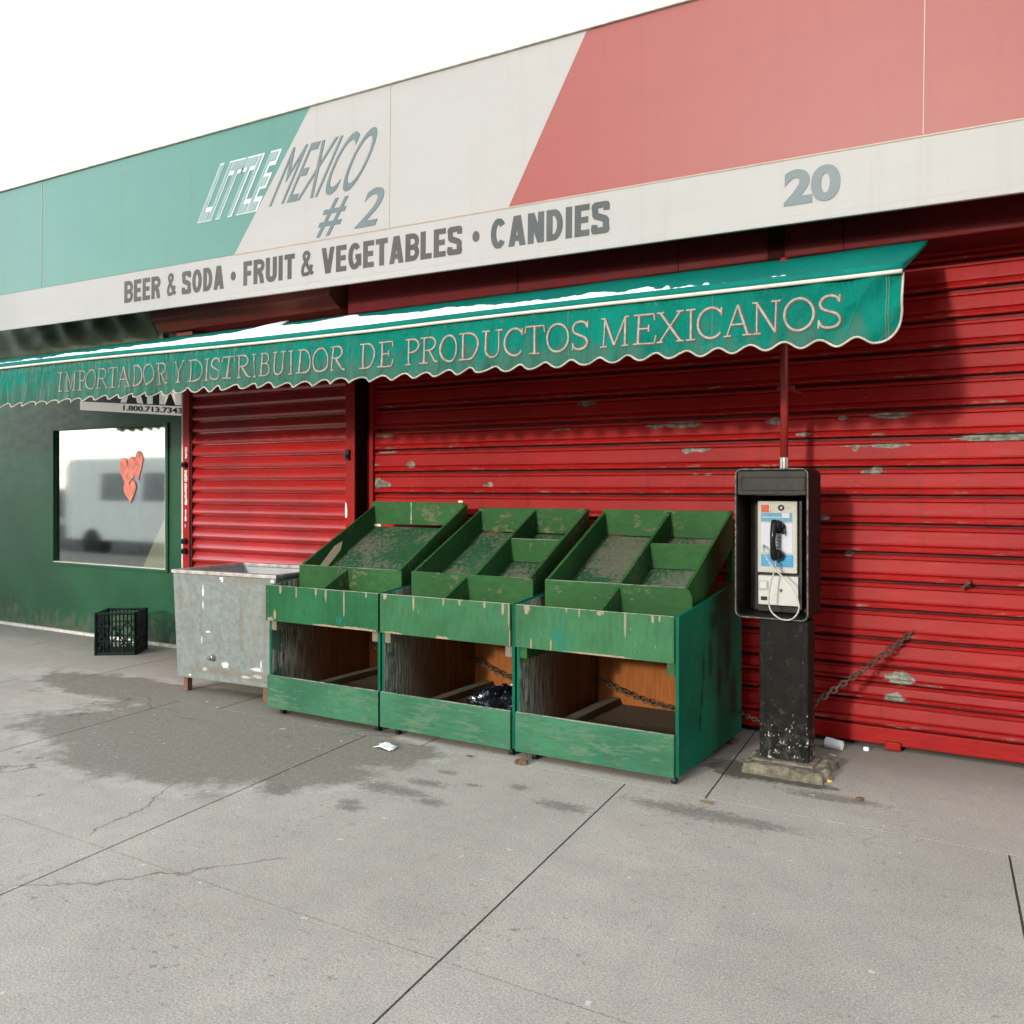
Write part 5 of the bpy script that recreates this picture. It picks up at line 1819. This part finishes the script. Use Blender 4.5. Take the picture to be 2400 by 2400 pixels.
lf.grid(8, 6, lambda u, v: (q.x - .035 + .07 * u, q.y - .03 + .06 * v * (0.4 + math.sin(math.pi * u)), 0.006 + .03 * abs(math.sin(u * 3 + v * 2)) * mn.noise(Vector((u * 3, v * 3, 8))) + .018 * v))
tag(lf.build('dry_leaf', M['leaf'], smooth=True, solid=.001), 'curled brown dry leaf on the sidewalk below the gap between middle and rightmost stands', 'leaf')
q = PZ(1100, 1774)
scrap([q + Vector((dx, dy, 0)) for dx, dy in ((-.02, -.004), (.012, -.01), (.022, .002), (.0, .01))], 'dry_leaf', M['leaf'], 'small flat orange leaf on the sidewalk in front of the middle stand', th=.004, cat='leaf')
q = PZ(1655, 1883)
scrap([q + Vector((dx, dy, 0)) for dx, dy in ((-.035, .004), (.0, -.006), (.036, -.006), (.03, .004), (.0, .005))], 'twig', M['leaf'], 'thin brown twig lying on the sidewalk in front of the rightmost stand', th=.006, cat='twig')
q = PZ(2014, 1877)
scrap([q + Vector((dx, dy, 0)) for dx, dy in ((-.016, -.008), (.012, -.012), (.018, .004), (-.004, .012))], 'dirt_clod', M['leaf'], 'dark brown crumb of dirt on the sidewalk right of the pay phone', th=.012)
q = PZ(1712, 1742)
lf = MB()
lf.grid(6, 5, lambda u, v: (q.x - .04 + .08 * u, q.y - .03 + .06 * v, 0.005 + .035 * abs(mn.noise(Vector((u * 3.3, v * 3, 5))))))
tag(lf.build('dry_leaf', M['leaf'], smooth=True, solid=.001), 'brown leaf litter at the back corner of the rightmost stand', 'leaf')

# ================================================================== STREET BEHIND THE CAMERA (van mirrored in the glass, houses added to block low sky)
VN = thing('parked_van', 'white panel van parked at the kerb, mirrored in the shop window', 'van', (-16.5, -8.0, -0.14))
vb = MB()
vb.prism_y([(-19.6, .25), (-13.6, .25), (-13.5, .95), (-14.5, 1.15), (-15.3, 1.95), (-15.8, 2.1), (-19.5, 2.1), (-19.7, 1.9)], -8.9, -6.95)
vb.build('body', M['van'], VN, bevel=0.06, seg=3)
for xa, xb in ((-16.85, -15.75), (-18.3, -17.1)):
    g_ = MB(); g_.prism_y([(xa, 1.15), (xb, 1.15), (xb - .15, 1.75), (xa + .05, 1.75)], -6.948, -6.93)
    g_.build('side_window', M['vanglass'], VN, bevel=0.01)
for xx in (-18.6, -14.6):
    w_ = MB(); w_.cyl((xx, -6.93, .19), (xx, -7.2, .19), .33, 24)
    w_.build('wheel', M['tyre'], VN)
for xa, xb, hh, mt, lab in ((-25, -12.5, 14.0, 'brickfar', 'unseen brown brick house left of the gap, tall to block low sky'),
                            (0.5, 16, 14.5, 'brickfar2', 'unseen dark brick house right of the gap, tall to block low sky'),
                            (16.4, 45, 14.0, 'brickfar', 'unseen long brown brick house farthest right, tall to block low sky')):
    H_ = thing('unseen_row_house', lab, 'building', ((xa + xb) / 2, -24, 0), 'unseen houses across the street blocking low sky')  # out of view, raised and spaced to keep low sky off the shop front
    MB().box(xa, xb, -32, -20.2, -0.3, hh).build('wall', M[mt], H_)
    MB().box(xa - .15, xb + .15, -32.2, -19.95, hh + .01, hh + .35).build('cornice', M['kerb'], H_, bevel=.03)
    nw = max(3, int((xb - xa) / 3))
    for k_ in range(nw):
        for l_ in range(4):
            xw = xa + (xb - xa) * (k_ + .5) / nw
            w_ = MB(); w_.box(xw - .55, xw + .55, -20.19, -20.1, 1.0 + l_ * 2.9, 2.7 + l_ * 2.9)
            w_.build('window', M['vanglass'], H_)

# low unseen block added to shut bright low sky out of the gap
WH = thing('gap_sky_block', 'long low brick block added unseen at the far end of the gap to stop low sky', 'building', (-6, -70, 0))
MB().box(-50, 40, -80, -66, -0.3, 10.5).build('wall', M['brickfar2'], WH)
MB().box(-50.3, 40.3, -80.3, -65.7, 10.51, 10.9).build('cornice', M['kerb'], WH)
